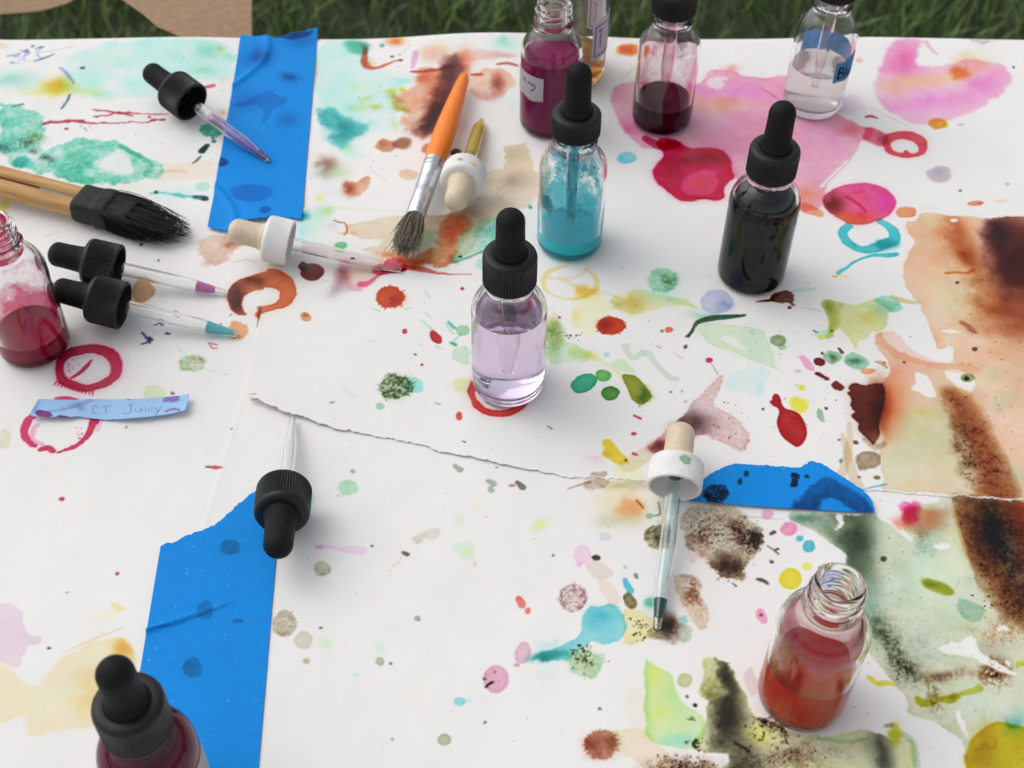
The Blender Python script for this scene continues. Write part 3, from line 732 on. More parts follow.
def paint_brown_field(C):
    A = "903,222 917,221 920,213 925,211 941,213 962,216 985,219 1004,218 1024,216 1110,214 1110,509 1024,502 1000,498 960,495 940,494 900,492 884,491 880,487 887,478 880,470 884,462 877,450 884,440 880,428 884,415 872,400 867,386 880,382 893,374 886,357 876,349 873,338 878,331 905,330 925,306 912,297 903,279 903,266 912,250 913,238"
    H1 = "889,311 900,303 918,306 926,318 931,334 938,350 944,350 948,346 955,350 956,357 950,363 940,363 922,360 903,353 890,345 881,332"
    m = C.mask(A, [H1, "943,371 953,367 967,373 977,384 972,393 962,388 949,381", "912,370 922,373 933,383 939,399 931,399 918,392 909,389 914,381", "940,332 950,329 961,332 950,335", "952,218 960,219 958,223 950,222"], soft=.35, warp=.9)
    C.fill(m, "d8b595", 1.0, .5, .12, rim=.35)
    C.glow(925, 262, 26, 40, "e2ab8a", .7, clip=m); C.glow(950, 228, 30, 14, "de9468", .8, clip=m); C.glow(990, 320, 50, 20, "dba583", .7, clip=m); C.glow(935, 225, 14, 9, "cfc9ac", .7, clip=m)
    C.glow(1018, 262, 30, 44, "62240a", 1.6, clip=m, pw=1.4, mott=.25); C.glow(1000, 236, 15, 18, "45180a", 1.3, clip=m, pw=1.3); C.glow(966, 250, 9, 34, "a84a1a", 1.1, clip=m, rot=-24); C.glow(990, 305, 30, 20, "a4491a", 1.0, clip=m, rot=35); C.glow(1024, 320, 30, 25, "9a4a26", .9, clip=m)
    C.glow(952, 240, 14, 18, "b8683e", .6, clip=m); C.glow(965, 243, 10, 10, "e3b49a", .5, clip=m)
    C.glow(955, 300, 26, 20, "c9c4a0", .9, clip=m); C.glow(925, 428, 42, 50, "c2c6a0", 1.1, clip=m); C.glow(895, 465, 26, 26, "c9cdb0", .9, clip=m); C.glow(965, 470, 26, 26, "c5cdb0", .8, clip=m); C.glow(905, 372, 40, 14, "e4a48c", .9, clip=m)
    C.glow(893, 403, 14, 30, "d87c54", .9, clip=m); C.glow(920, 400, 20, 8, "e8b0a0", .8, clip=m); C.glow(985, 355, 50, 16, "dc9f7c", .6, clip=m); C.glow(930, 340, 8, 6, "c98850", .7, clip=m); C.glow(1000, 430, 40, 40, "dcb49c", .7, clip=m)
    C.glow(1005, 402, 14, 8, "b4ba8c", .8, clip=m); C.glow(998, 376, 12, 7, "b9c094", .7, clip=m); C.glow(1014, 480, 18, 16, "b3b894", .8, clip=m, rot=30); C.glow(995, 450, 8, 26, "bfb892", .6, clip=m, rot=-25); C.glow(1018, 370, 20, 30, "cc9a78", .6, clip=m); C.glow(925, 415, 10, 7, "cdb878", .7, clip=m)
    C.glow(953, 425, 9, 34, "b8ab88", .6, clip=m, rot=-14)
    m2 = C.mask("946,392 960,392 980,415 997,450 1010,486 1016,506 982,500 976,478 966,450 954,418", soft=4, warp=1.5)
    C.A *= (1 - .6 * m2 * m)[..., None]; C.fill(m2 * m, "965028", 1.1, .5, .25); C.glow(962, 405, 16, 14, "b0683c", .5, clip=m)
    mm = m * C.mask("945,400 962,420 982,460 996,502 975,500 962,460 948,425", soft=5, warp=1.5)
    C.glow(966, 455, 8, 36, "5c4024", .55, rot=-16, gran=.7, clip=m, mott=1.0); C.specks(968, 455, 9, 42, 70, ["4a2c14", "3a2412", "5a3418"], .3, 1.0, 31, 1.2); C.specks(952, 400, 12, 9, 40, ["6a2c14", "7a3418"], .3, 1.2, 32)
    C.specks(990, 400, 36, 100, 110, ["8a5a48", "704030", "a07060", "5a4038"], .3, 1.1, 33, .8)
    C.stroke("946,273,1.4 956,272,1.2 966,273,2 973,270,1.6", "cc8a3c", .9, .4); C.ell(957, 282, 2, 1.3, "5a3a1a"); C.stroke("962,322,2 970,328,3 975,332,2", "a57c60", .7, .8, gran=.6); C.ell(974, 350, 3, 2, "5a3020"); C.ell(905, 363, 1.5, 1.3, "704838")
    C.ell(968, 378, 6, 4, "7a8a52", .9, .8, gran=.6); C.ell(967, 379, 2, 2, "303018"); C.ell(996, 472, 3, 1.8, "6a5040", .8)
    blk = "847,388 853,383 862,387 872,384 884,382 884,400 881,420 878,437 872,446 868,440 862,434 858,428 860,423 851,418 852,414 856,412 850,408 853,398 846,394 850,391"
    m5 = C.mask(blk, soft=.4, warp=.7); C.fill(m5, "6e2812", 1.1, .3, 0, rim=.4)
    C.poly("832,383 838,380 845,386 842,391 835,388", "742414", 1.0, .4, .8); C.glow(880, 405, 9, 24, "9a3a1a", 1.0, rot=-4); C.glow(874, 440, 7, 8, "8a6a40", .9, clip=m5)
    C.ell(868, 460, 13, 9.5, "8a7358", 1.0, .9, 1.2, gran=.3, rim=.6); C.stroke("866,440,3 875,447,3.5 884,444,2", "a89070", .8, .8, gran=.5)
    C.stroke("842,434,1.2 846,446,3 850,464,4 856,480,5 862,489,3", "cdb69c", .9, .5); C.stroke("849,424,2 850,440,3 848,455,3.4 844,470,4 842,478,3", "cbb79c", .8, .5)
    C.stroke("862,490,.6 874,487,.9 886,484,1", "5fb0b8", .9); C.ell(877, 478, 3.4, 2, "6f6a34"); C.ell(860, 477, 1.6, 1.1, "7a7a58"); C.ell(841, 461, 1.8, 2.2, "6a9a6a"); C.ell(856, 443, 2.5, 1.8, "7a3a34"); C.ell(839, 440, 1.6, 1, "a05058"); C.stroke("884,362,1.4 884,362,1.4", "b07850", .9); C.stroke("875,361,1 882,363,2.4 887,368,1", "c29068", .9)
    # below the torn edge
    B = "786,508 812,511 850,514 873,514 882,521 893,527 902,535 909,543 913,541 907,530 902,520 906,508 920,503 936,503 942,494 960,495 1024,501 1110,507 1110,800 975,800 968,760 962,742 950,733 938,723 918,719 908,713 911,702 902,690 888,676 876,660 862,640 850,620 846,575 849,553 838,545 824,538 812,531 798,524 788,518"
    n = C.mask(B, ["936,645 950,640 962,641 972,634 977,642 978,650 988,657 1003,664 1020,674 1016,677 996,670 980,662 965,656 950,655 938,648", "996,628 1006,625 1010,631 1000,634", "836,513 843,512 844,519 838,527 832,528 838,521", "930,545 945,541 955,545 942,549", "1003,660 1012,660 1014,668"], soft=.4, warp=1.0)
    C.fill(n, "c0c6ac", 1.05, .6, .18, rim=.35)
    C.glow(806, 518, 20, 8, "4f7a68", 1.0, clip=n); C.glow(856, 535, 16, 34, "3e4f3c", 1.5, clip=n, rot=-10); C.glow(848, 520, 26, 14, "5f6f50", .9, clip=n); C.glow(826, 527, 16, 8, "6a8a74", .8, clip=n); C.glow(864, 568, 11, 22, "55644c", .8, clip=n, rot=-12)
    C.glow(872, 600, 12, 40, "7fa090", .7, clip=n, rot=-15); C.glow(890, 640, 9, 26, "5a624a", 1.0, clip=n, rot=-28, gran=.9); C.glow(905, 668, 15, 12, "4c5038", 1.1, clip=n, rot=35, gran=.9); C.glow(899, 590, 16, 40, "9fb8a0", .5, clip=n, rot=-15, gran=.8)
    C.glow(935, 530, 24, 20, "9fb49a", .8, clip=n); C.glow(925, 548, 18, 8, "8ab0a0", .7, clip=n, gran=.8); C.glow(920, 535, 8, 8, "8a8a60", .6, clip=n, gran=1); C.glow(960, 530, 20, 30, "ccd0a8", .5, clip=n)
    C.glow(925, 580, 34, 30, "c4dac8", .8, clip=n); C.glow(900, 560, 14, 40, "a9b89c", .6, clip=n, rot=-12); C.glow(960, 620, 30, 14, "b8c4a8", .7, clip=n); C.glow(955, 560, 16, 24, "d2d8bc", .7, clip=n); C.glow(985, 700, 30, 20, "c4d4c4", .7, clip=n)
    C.glow(930, 650, 26, 12, "a8b4a0", .6, clip=n, gran=.6, rot=20); C.specks(880, 600, 30, 80, 110, ["5a6a54", "4a5a48", "7a8268"], .25, .8, 45, .8); C.specks(1000, 650, 26, 30, 90, ["6a5038", "5a4430"], .25, .9, 46, .9)
    k = n * C.mask("958,494 1000,496 1040,498 1110,500 1110,640 1050,640 1020,622 1000,600 985,570 972,540", soft=6, warp=1.5)
    C.A *= (1 - .7 * k)[..., None]; C.fill(k, "b0501e", 1.2, .4, .1)
    d = n * C.mask("962,497 1005,500 1018,530 1030,560 1045,600 1044,625 1022,620 1002,596 986,562 970,524", soft=9, warp=1.6)
    C.A *= (1 - .7 * np.clip(d, 0, 1))[..., None]; C.fill(d, "553820", 1.05, .9, .25)
    C.glow(1000, 540, 10, 38, "1c120a", 1.2, clip=n, rot=-20, gran=.7); C.specks(988, 560, 12, 40, 90, ["20140a", "2c1c10"], .3, 1.1, 41, 1.1); C.glow(975, 512, 12, 10, "6a4a2c", .7, clip=n); C.specks(1010, 600, 14, 14, 60, ["20140a", "4c3018"], .4, 1.6, 42, 1)
    C.glow(1000, 632, 24, 10, "b89878", .9, clip=n, gran=.9); C.glow(1018, 612, 10, 14, "8a6844", .8, clip=n, gran=.8)
    C.glow(997, 672, 12, 12, "8a5c38", 1.0, clip=n, gran=1.8, rot=30); C.glow(990, 650, 18, 10, "a8a090", .6, clip=n); C.glow(945, 676, 26, 5, "967a66", .8, clip=n, gran=.8, rot=-8); C.glow(935, 695, 6, 18, "9a8860", .6, clip=n, gran=1.5, rot=-15)
    C.glow(912, 512, 9, 10, "e0226c", 1.2, pw=2.2); C.glow(925, 520, 22, 12, "ea8a70", 1.0, pw=1.6); C.glow(905, 500 + 23, 10, 5, "e87a64", .8); C.glow(940, 512, 14, 6, "e6a088", .7)
    C.ell(939, 587, 16, 6, "9da020", 1.0, .9, .5, rot=22); C.glow(934, 585, 8, 3, "8fa02a", .6, rot=22); C.poly("957,600 963,598 975,602 985,609 983,615 975,622 966,619 958,612", "90b8a4", .9, .6, .6, rim=.5)
    C.stroke("870,677,2.2 878,683,3 886,682,2.5 895,684,1.5", "d0cc3a", .9); C.stroke("917,697,1.6 923,703,4 932,702,3 940,699,2.2 950,699,4 957,696,3", "bdb41e", 1.0, .4); C.stroke("962,694,2 970,692,2.4 980,687,2.8", "c5c04a", .9); C.glow(952, 697, 6, 3, "a4962a", .6)
    C.erase(stroke="957,713,2.5 962,724,3 968,738,1.5"); C.stroke("1018,664,2 1030,662,3", "d2d22a", .9)
    C.specks(940, 600, 60, 110, 70, ["6a6a4c", "4a5a44", "7a8a70"], .3, .9, 43, .7); C.ell(884, 558, 2.4, 3, "4a4438", 1, rot=20); C.glow(1018, 722, 12, 12, "7fb8a8", .9, clip=n)
    C.ell(1004, 760, 38, 38, "d9bd10", 1.15, .5, .5, rim=.9, wet=.2); C.glow(985, 750, 12, 22, "c48a10", .5); C.glow(1015, 745, 14, 10, "e8cc30", .5); C.glow(1010, 722, 8, 4, "6ab0a8", .8)

def paint_center(C):
    p = "226,297 230,287 238,280 250,276 260,272 272,270 284,273 293,280 297,291 294,302 286,309 274,311 263,315 258,320 253,313 262,308 274,306 280,300 281,293 275,289 262,289 251,291 243,296 241,303 243,310 247,316 238,315 230,308"
    m = C.mask(p, soft=.4, warp=.4); C.fill(m, "cb6a42", 1.05, .35, 0, rim=.5)
    C.glow(236, 300, 9, 15, "4a100c", 1.2, clip=m); C.glow(253, 281, 12, 6, "5a2418", .9, clip=m); C.glow(288, 292, 10, 15, "d9764c", .3, clip=m); C.stroke("259,308,2 259,320,1.3 257,327,.4", "a04a30", .9); C.stroke("228,299,2.2 232,306,2", "d28a60", .5)
    C.ell(312, 273, 11.5, 8.5, "7c1414", 1.1, .3, .5, wet=.6); C.ell(303, 268, 5, 4.5, "6a0c14", 1.1, .3, .5, wet=.5)
    C.ell(390, 298, 15, 11.5, "c9481a", 1.1, .3, .5, spikes=.9, nsp=17); C.glow(394, 301, 8, 6, "a83214", .6)
    C.ell(306, 317, 5.5, 4.2, "cf9468", .9, .5, 1); C.ell(306, 316, 3, 2, "b86a3c", .5); C.ell(314, 297, 7, 6, "d4e2ee", .9, .9, 2)
    for a in ("370,308,.6 380,312,.9", "405,310,.7 410,308,.9", "425,292,.8 430,299,.9", "421,320,.9 432,329,1.4", "425,313,.8 430,318,.9", "436,345,.7 442,349,.9", "419,343,.5 423,346,.7", "367,341,.4 373,342,.6", "446,324,1 452,333,1.2", "455,340,1 460,334,1.4"):
        C.stroke(a, "a9cdbd", .9)
    C.stroke("448,322,1.5 454,328,1.6", "5fb59a"); C.stroke("452,342,1.6 456,344,2", "5fb59a"); C.ell(404, 331, 2.4, 2.6, "bf2c2c", 1, rot=30); C.stroke("433,332,2 436,337,4.5 439,341,3", "bb2026", 1.1, wet=.5); C.ell(422, 365, 1.5, 1.2, "b83040"); C.ell(416, 354, 1.3, 1.1, "5a8a6a")
    C.ell(462, 330, 7, 5.5, "7ab88c", .9, .4); C.ell(463, 354, 9, 9, "b4d2b4", .9, .7, 1.4, gran=.4); C.ell(463, 385, 9, 7, "cdd69c", .9, .7, 1.2, gran=.3); C.ell(459, 416, 3, 4, "cf4640", 1); C.stroke("441,380,.5 452,388,.5 466,396,.7", "cfd2c0", .8)
    C.ell(397, 386, 18, 13, "7f9672", 1.0, .4, 1.2, spikes=1.4, nsp=24, gran=1.3); C.glow(398, 386, 12, 9, "5f6c40", .7, gran=1.2); C.ell(414, 385, 11, 9.5, "86d2cc", .9, .4, .8, spikes=.5); C.ell(380, 406, 4, 3.4, "86b898", .9)
    C.stroke("342,389,.5 350,394,.5 357,398,.4", "c0c0b0", .6); C.ell(333, 404, 2.4, 1, "7a8a7a", .9, rot=-20); C.stroke("250,399,.5 256,398.5,.6", "d06a74", .7); C.stroke("436,403,.6 441,404,.6", "8a8a80", .8)
    C.ell(340 + 25 / 3, 0, 0.1, 0.1, "ffffff", 0)
    # red ring under the centre bottle
    m = C.mask("467,395 468,383 480,372 500,369 520,373 531,384 532,398 522,411 506,418 488,416 474,407", ["474,394 476,386 486,378 500,375 514,378 524,387 525,397 516,406 503,411 489,409 479,402"], soft=.35, warp=.5)
    C.fill(m, "cf3a38", 1.05, .3, 0, rim=.4); C.stroke("487,402,1 497,406,2 507,410,1.5 514,404,1", "b8a888", .8, .8)
    C.ring = None
    t = [(570 + 27 * math.cos(a), 283 + 16 * math.sin(a), 1.8 + .8 * math.sin(a * 2 + 1)) for a in np.linspace(-1.0, 4.6, 22)]
    C.stroke(t, "e0cb86", .9, .4, .5, rim=.4); C.stroke("545,278,1.3 558,279,1.8 575,278,2 588,268,1.4", "e8c8b4", .8, .6); C.stroke("560,279,2 575,286,2.5 590,290,2", "ead0b8", .8, .7)
    C.glow(584, 291, 11, 7, "e0b850", 1.0, pw=1.6); C.poly("578,300 590,292 605,296 612,306 604,314 596,322 602,334 584,338 576,328 568,322 572,310", "f1dcb4", .9, .7, 1.6, rim=.5); C.glow(574, 317, 6, 7, "eecb86", .8); C.poly("580,318 592,314 598,322 604,338 582,337", "dde6ee", .8, .9, 1); C.stroke("595,292,3 608,294,2.5 618,298,2", "d9cdbb", .8, .9)
    C.poly("610,297 622,296 628,301 628,291 646,291 662,296 680,298 690,303 699,309 680,306 660,307 648,312 640,315 630,314 622,311 612,311", "d6d29a", .95, .5, .9, rim=.5); C.glow(633, 304, 12, 9, "c3a850", .7); C.glow(617, 305, 6, 5, "98b87c", .7)
    C.ell(662, 281, 16, 12, "86c8a0", .95, .4, .8, spikes=1.2, nsp=20, gran=.4); C.glow(667, 281, 9, 7, "5f8a5a", .7, gran=1.2); C.glow(660, 296, 18, 7, "a4dcd8", .9); C.stroke("670,300,4 682,303,2.5 698,309,.8", "b4d4b0", .8, .5)
    C.ell(611, 326, 15, 9.5, "c8401a", 1.15, .3, .5, spikes=.9, nsp=20); C.glow(606, 325, 7, 5, "a82c10", .6); C.ell(669, 330, 4, 2.8, "d9694a", 1); C.ell(662, 331, 1.6, 1.6, "6a6a70", .9); C.ell(560, 318, 1.2, 1.2, "a82058")
    C.ell(584, 383, 13, 9, "1f9a6c", 1.1, .3, .6, rim=.7, rot=-18); C.ell(603, 375, 8, 5.6, "4fa848", 1.05, .3, .5, rim=.7); C.ell(610, 393, 8.6, 7.4, "2f7a1c", 1.1, .3, .5, rim=.5)
    C.poly("621,374 630,374 637,376 644,385 652,395 648,401 641,405 633,401 628,392 624,382", "7f8c14", 1.1, .4, .5, rim=.5); C.glow(643, 394, 6, 7, "4f7a14", .7); C.stroke("576,352,7 588,355,4.5 600,361,2 612,368,1.6 622,376,2", "cfd49a", .9, .5); C.glow(592, 356, 7, 4, "d2cc7c", .8)
    C.poly("546,330 555,322 561,324 560,336 566,344 585,348 592,355 586,361 566,361 545,364", "aed2b4", .9, .9, 1.2, gran=.2); C.glow(554, 338, 7, 16, "8a8f4a", .9, gran=.5); C.glow(553, 325, 8, 5, "c9cf88", .8); C.specks(573, 336, 6, 3, 14, ["4a6a3a", "3a5a30"], .5, 1.4, 51)
    C.poly("611,362 622,358 628,361 634,370 637,375 630,371 620,369 612,366", "b4d8a4", .9, .5, .8); C.ell(606, 355, 2.5, 2.3, "7fc0a0", .8); C.ell(596, 350, 4, 3, "cfe4e4", .8)
    C.stroke("626,347,4 628,353,3 634,359,2.4 641,354,3 648,354,4 654,362,2.6 662,371,2.6 670,378,3.2 676,380,3", "b9c6b8", .85, .3, .5, rim=.7)
    C.ell(717, 302, 17, 11.5, "a3a8cf", .9, .5, .6, rim=.4); C.glow(727, 306, 8, 5, "7f88bc", .6); C.stroke("688,337,1.2 693,328,1.4 699,322,2.2 712,318,3.2 728,317,2.6 745,315,1", "2f5038", 1.1, .35, .4); C.glow(706, 316, 16, 5, "7fbca4", .9); C.ell(692, 315, 7, 5, "cfdcc0", .8, .5); C.stroke("686,337,1 692,329,.8", "9a7070", .7)
    m = C.mask("694,330 702,322 722,324 745,326 762,328 766,336 771,352 775,366 787,377 774,368 760,365 748,358 735,352 718,350 706,342 700,334", ["718,337 730,335 742,341 750,351 736,347 724,343"], soft=.5, warp=.9)
    C.fill(m, "c2d4b4", .95, .5, .1, rim=.6); C.glow(758, 345, 12, 18, "b8d8c8", .6, clip=m)
    C.poly("727,378 732,372 742,370 755,367 768,369 772,374 764,380 764,390 756,398 749,397 745,392 732,393 726,386", "c0e0e2", .95, .5, .9, rim=.7); C.glow(740, 381, 10, 5, "e0d4c8", .6); C.glow(758, 388, 6, 6, "9fd6dc", .6)
    C.ell(778, 340, 8, 6, "7f9468", 1.0, .5, .6); C.ell(782, 347, 4, 3, "8aa884", .8); C.glow(788, 344, 7, 5, "c4dcdc", .8)
    C.poly("769,301 773,294 782,291 790,291 794,296 793,303 787,304 780,303", "6a3018", 1.1, .4, .8, wet=.5); C.stroke("757,302,.5 764,301,1.3 772,300,1.6", "6a3018", 1.1); C.stroke("788,302,1 793,305,1.6", "8a3a20", 1); C.ell(789, 308, 2, 1.6, "5a2818"); C.stroke("793,292,1.4 803,289,2.6 814,288,1.8", "b4d2c4", .9, .4); C.stroke("803,307,.4 815,310,.8 822,312,.6", "b9c48c", .8)
    cow = "819,302 826,299 838,301 848,304 860,305 868,301 880,299 892,301 902,303 894,308 888,316 886,328 878,331 870,331 866,338 858,342 857,350 854,346 850,338 845,332 840,328 835,334 833,339 824,340 829,330 829,320 824,311"
    m = C.mask(cow, soft=.5, warp=.8); C.fill(m, "c8cf94", .95, .5, .15, rim=.5); C.glow(829, 308, 9, 10, "8f9638", 1.0, clip=m); C.glow(834, 325, 6, 12, "a4a840", .7, clip=m); C.glow(870, 316, 14, 8, "d0c068", .6, clip=m); C.glow(885, 308, 10, 10, "90c0a4", .8, clip=m)
    C.poly("872,303 880,297 886,294 898,300 903,309 896,312 890,309 882,306", "7cc6c8", .9, .6, 1.4); C.stroke("892,296,2 902,300,3 912,302,2.4 920,302,1.4", "c2b478", .8, .5)
    C.ell(825, 334, 8, 5, "b0dcc0", .9, .6, 1); C.ell(821, 337, 3.4, 2.4, "dbe06a", .9, .5)
    C.poly("884,330 896,332 912,352 940,362 975,364 985,372 960,374 925,366 900,360 888,350 876,342 874,334", "e6b4a4", .7, .7, 1.2)
    C.ell(833, 357, 9.5, 6, "7fb894", .95, .4, .6, rim=.6); C.glow(835, 358, 4, 3, "6a6a30", .9); C.ell(856, 361, 12, 8, "80bc9c", .95, .5, .6, rot=20, rim=.4); C.glow(855, 361, 6, 4, "3f6f4a", .9); C.stroke("864,371,3 870,371,3 875,370,1", "e29a70", .9)
    C.ell(819, 362, 6, 4, "6e1018", 1.1, rot=15, wet=.3); C.poly("802,355 806,356 813,366 815,372 808,370 803,364 800,358", "dc90b8", .9, .4, .5); C.stroke("817,374,2 821,376,2.2 827,379,2", "7a1220", 1.1); C.ell(823, 353, 1.4, 1.2, "7a1220"); C.stroke("839,348,1 842,352,1.6", "6e2830"); C.stroke("796,371,1.4 800,371,1.8", "d8a8c0"); C.stroke("814,330,.7 817,332,1", "706a80")
    rd = "772,396 777,393 781,400 781,405 785,410 793,411 800,415 806,425 806,436 802,444 797,448 790,444 782,437 777,428 777,419 780,412 777,408 772,406 769,401 772,401"
    C.poly(rd, "b8061c", 1.25, .3, .3, rim=.6, wet=.75); C.glow(799, 406, 9, 7, "d9d848", 1.1, pw=2.2); C.ell(802, 388, 4, 2.8, "d2d84a", .9); C.ell(821, 416, 3, 7.5, "88ac88", .9, rot=-20); C.ell(826, 409, 1.4, 1.2, "4a3a4a"); C.ell(763, 409, 1.2, 1.2, "4a4a50"); C.ell(833, 331, 1, 1, "404040")
    st = "648,450 655,440 664,432 674,428 684,415 692,402 703,393 712,385 719,376 724,375 722,384 716,397 713,404 722,410 734,416 743,424 749,436 749,446 742,453 733,449 722,443 712,441 706,434 697,437 684,437 672,443 664,449 655,455"
    m = C.mask(st, soft=.4, warp=.8); C.fill(m, "cdb0ac", .95, .4, .35, rim=.6); C.glow(690, 424, 20, 11, "553434", 1.15, clip=m); C.glow(680, 434, 12, 8, "7a4a4a", .6); C.glow(660, 446, 9, 6, "7a2c34", 1.0, pw=1.4); C.specks(728, 425, 18, 20, 36, ["4a3034", "7a4a50"], .3, 1.0, 61)
    C.stroke("712,364,.5 718,374,.8", "a8a890", .9); C.ell(710, 361, 3.5, 2.2, "c82860", 1.1); C.ell(686, 347, 2, 2, "6a4050"); C.stroke("674,353,.6 683,359,.8", "c4b8c4", .8); C.stroke("656,346,.5 661,349,.8", "b09098", .8); C.ell(671, 393, 1.4, 1.2, "6f8a94"); C.ell(682, 392, 1.4, 1.2, "a0a8a0"); C.ell(685, 402, 1.6, 1.4, "a8a8b8")
    C.poly("603,443 606,439 612,440 616,446 620,452 628,462 622,466 612,463 604,458 602,452 607,450", "ecc22c", 1.0, .6, .7, rim=.4); C.glow(608, 456, 6, 3, "d99a1c", .5); C.stroke("662,440,3 652,450,6 640,459,8 628,466,8", "cdbda4", .8, .8); C.poly("618,462 640,458 645,470 640,482 618,480 612,470", "e6ddab", .9, 1.0, 1.4); C.glow(595, 460, 8, 5, "eac2c8", .9); C.ell(625, 461, 1, 1, "302010"); C.ell(633, 434, 3, 1.6, "b82a44")
    C.glow(622, 505, 32, 18, "e2cfae", 1.1, pw=1.4); C.glow(632, 507, 14, 11, "e8a070", .9, pw=1.5); C.glow(618, 522, 26, 8, "bfbca4", .7); C.glow(632, 486, 30, 5, "b3a878", .9); C.ell(597, 484, 13, 6, "b39c90", .9, .7, 1.4, gran=.4, rot=-10); C.ell(599, 474, 8, 3.6, "a38878", .8, .6, 1); C.stroke("568,489,.5 580,485,1 590,482,1.5", "9a9088", .9); C.stroke("637,500,1 643,508,1", "a05a3c", .8)
    C.ell(605, 537, 5.6, 4.2, "c4c2d2", .9); C.poly("646,532 652,527 662,523 668,530 670,545 660,552 650,549 644,541", "8f8a68", 1.05, .5, 1.0, gran=.9, rim=.4); C.glow(664, 535, 5, 9, "2c241a", 1.1, gran=.5); C.ell(650, 516, 4, 2.4, "7aa894", .9); C.stroke("659,503,.8 661,514,1 655,516,.8", "7a8a6a", .9)
    big = "680,510 690,507 700,504 716,503 732,506 742,512 748,520 758,524 764,533 766,543 760,553 750,561 744,565 744,574 737,579 728,577 719,577 715,568 708,560 700,556 694,548 686,542 683,530 676,522"
    m = C.mask(big, soft=.5, warp=1.6); C.fill(m, "b4a88c", .95, .4, .45, rim=.4); C.glow(702, 532, 16, 18, "7a5a48", .5, clip=m, gran=1.3, mott=1); C.glow(728, 564, 17, 12, "4c3020", 1.25, clip=m, pw=1.4, gran=.3); C.glow(756, 540, 10, 9, "30200f", 1.1, clip=m, gran=1.0); C.glow(738, 530, 14, 9, "6a4838", .7, clip=m, gran=1.1, rot=30)
    C.specks(712, 528, 24, 20, 260, ["4f382c", "5f4234", "70543f"], .25, 1.3, 62, .9); C.specks(748, 538, 12, 11, 90, ["2c1c10", "4f3428"], .3, 1.4, 63, 1); C.specks(728, 566, 20, 16, 60, ["4f3a2c"], .3, 1.0, 64, .8); C.glow(697, 552, 9, 7, "e0b0bc", .8); C.ell(694, 561, 2.5, 3, "c8ccb8")
    for a in ("768,545,.5 778,553,.8", "771,560,.9 772,561,1.6", "775,549,.9 778,548,1.1", "757,578,1 764,580,2 768,583,1", "771,533,1.4 774,531,1.8", "732,582,.4 736,585,.7"): C.stroke(a, "5a4a44", 1)
    m = C.mask("672,577 682,574 692,577 700,579 702,585 698,589 704,600 707,616 706,628 700,630 692,622 686,610 678,597", soft=.5, warp=.9); C.fill(m, "cdb6a2", .95, .4, .4, rim=.5); C.glow(693, 592, 8, 16, "8a5f44", .7, clip=m, gran=1.4, rot=-12)
    C.ell(684, 632, 7, 8.5, "afb9a4", .9, .5, .9, rot=-25, gran=.3); C.stroke("682,618,2 686,621,2 685,616,1.5", "8cc6c6", .8)
    C.glow(668, 625, 11, 11, "3a2018", 1.3, pw=1.3, gran=.3); C.ell(660, 630, 13, 8, "9a9a6c", .8, .9, 1.2); C.glow(649, 603, 8, 5, "5fb498", 1.0, pw=1.6)
    C.poly("580,618 588,609 600,604 612,602 621,607 624,620 623,640 606,644 590,643 580,650 570,660 560,662 548,659 537,659 535,655 542,651 556,648 568,642 578,638 581,630", "73c4cc", 1.0, .4, 1.0, rim=.5); C.glow(550, 655, 18, 5, "2f9a84", 1.0, pw=1.4); C.glow(602, 615, 14, 8, "55b8cc", .5)
    C.poly("622,609 632,608 641,610 651,618 653,630 648,638 636,644 627,644 622,638", "d6cf90", .95, .5, 1.0, rim=.5, gran=.3); C.specks(640, 630, 8, 10, 36, ["2c2010", "4a3a18"], .5, 1.7, 65, 1.1)
    C.ell(586, 664, 19, 15, "a4c4a0", .95, .4, 1.0, spikes=1.3, nsp=24, gran=.6); C.glow(583, 662, 12, 10, "c8c080", .6); C.specks(582, 656, 11, 12, 110, ["2c2410", "4f4420", "303a18"], .3, 1.6, 66, 1.1); C.glow(556, 650, 18, 12, "bcd0e2", .7, gran=1.5); C.glow(552, 675, 14, 8, "cbd4e4", .6, gran=1.5)
    C.ell(573, 597, 16, 14.5, "a27e7e", .95, .4, .6, spikes=.5, nsp=26, gran=1.2, rim=.5); C.ell(583, 555, 8.6, 9.6, "e2b4cc", .9, .4, .6, rim=.6); C.ell(580, 565, 3, 2.5, "d8a8c0", .7); C.ell(596, 558, 3.8, 2.6, "3c2c18", 1.2); C.poly("586,565 594,561 606,563 613,572 611,578 600,580 592,574", "d2c0b6", .85, .6, .9, rim=.5); C.poly("596,576 606,580 617,590 620,602 612,606 606,598 598,586", "ddc4ba", .8, .7, 1)
    C.stroke("625,580,2 627,585,3 630,590,3.6", "4fb0c8", .95); C.ell(629, 600, 5.5, 9, "6f6438", 1.05, rot=-32, gran=.3, rim=.5); C.ell(636, 575, 2, 3, "6a8a70", 1, rot=-30); C.ell(625, 567, 1.6, 1.6, "9ab8c0")
    C.ell(521, 602, 3.8, 5.6, "dc7468", 1, rot=-25, rim=.6); C.ell(528, 610, 3, 3, "dc7468", 1); C.ell(523, 652, 8, 10.5, "cf9cb2", .95, .4, .5, rot=15, rim=.5); C.ell(517, 664, 2.6, 2.4, "c090a8", .9); C.ell(496, 679, 12, 14.5, "cf8fae", .95, .4, .5, rot=12, rim=.6, gran=.15); C.stroke("486,687,.9 490,684,1 493,682,1.2", "3a2028", 1.2); C.ell(495, 671, 1, 1, "9a4a6a"); C.ell(485, 679, 1.4, 1, "4a3a40")
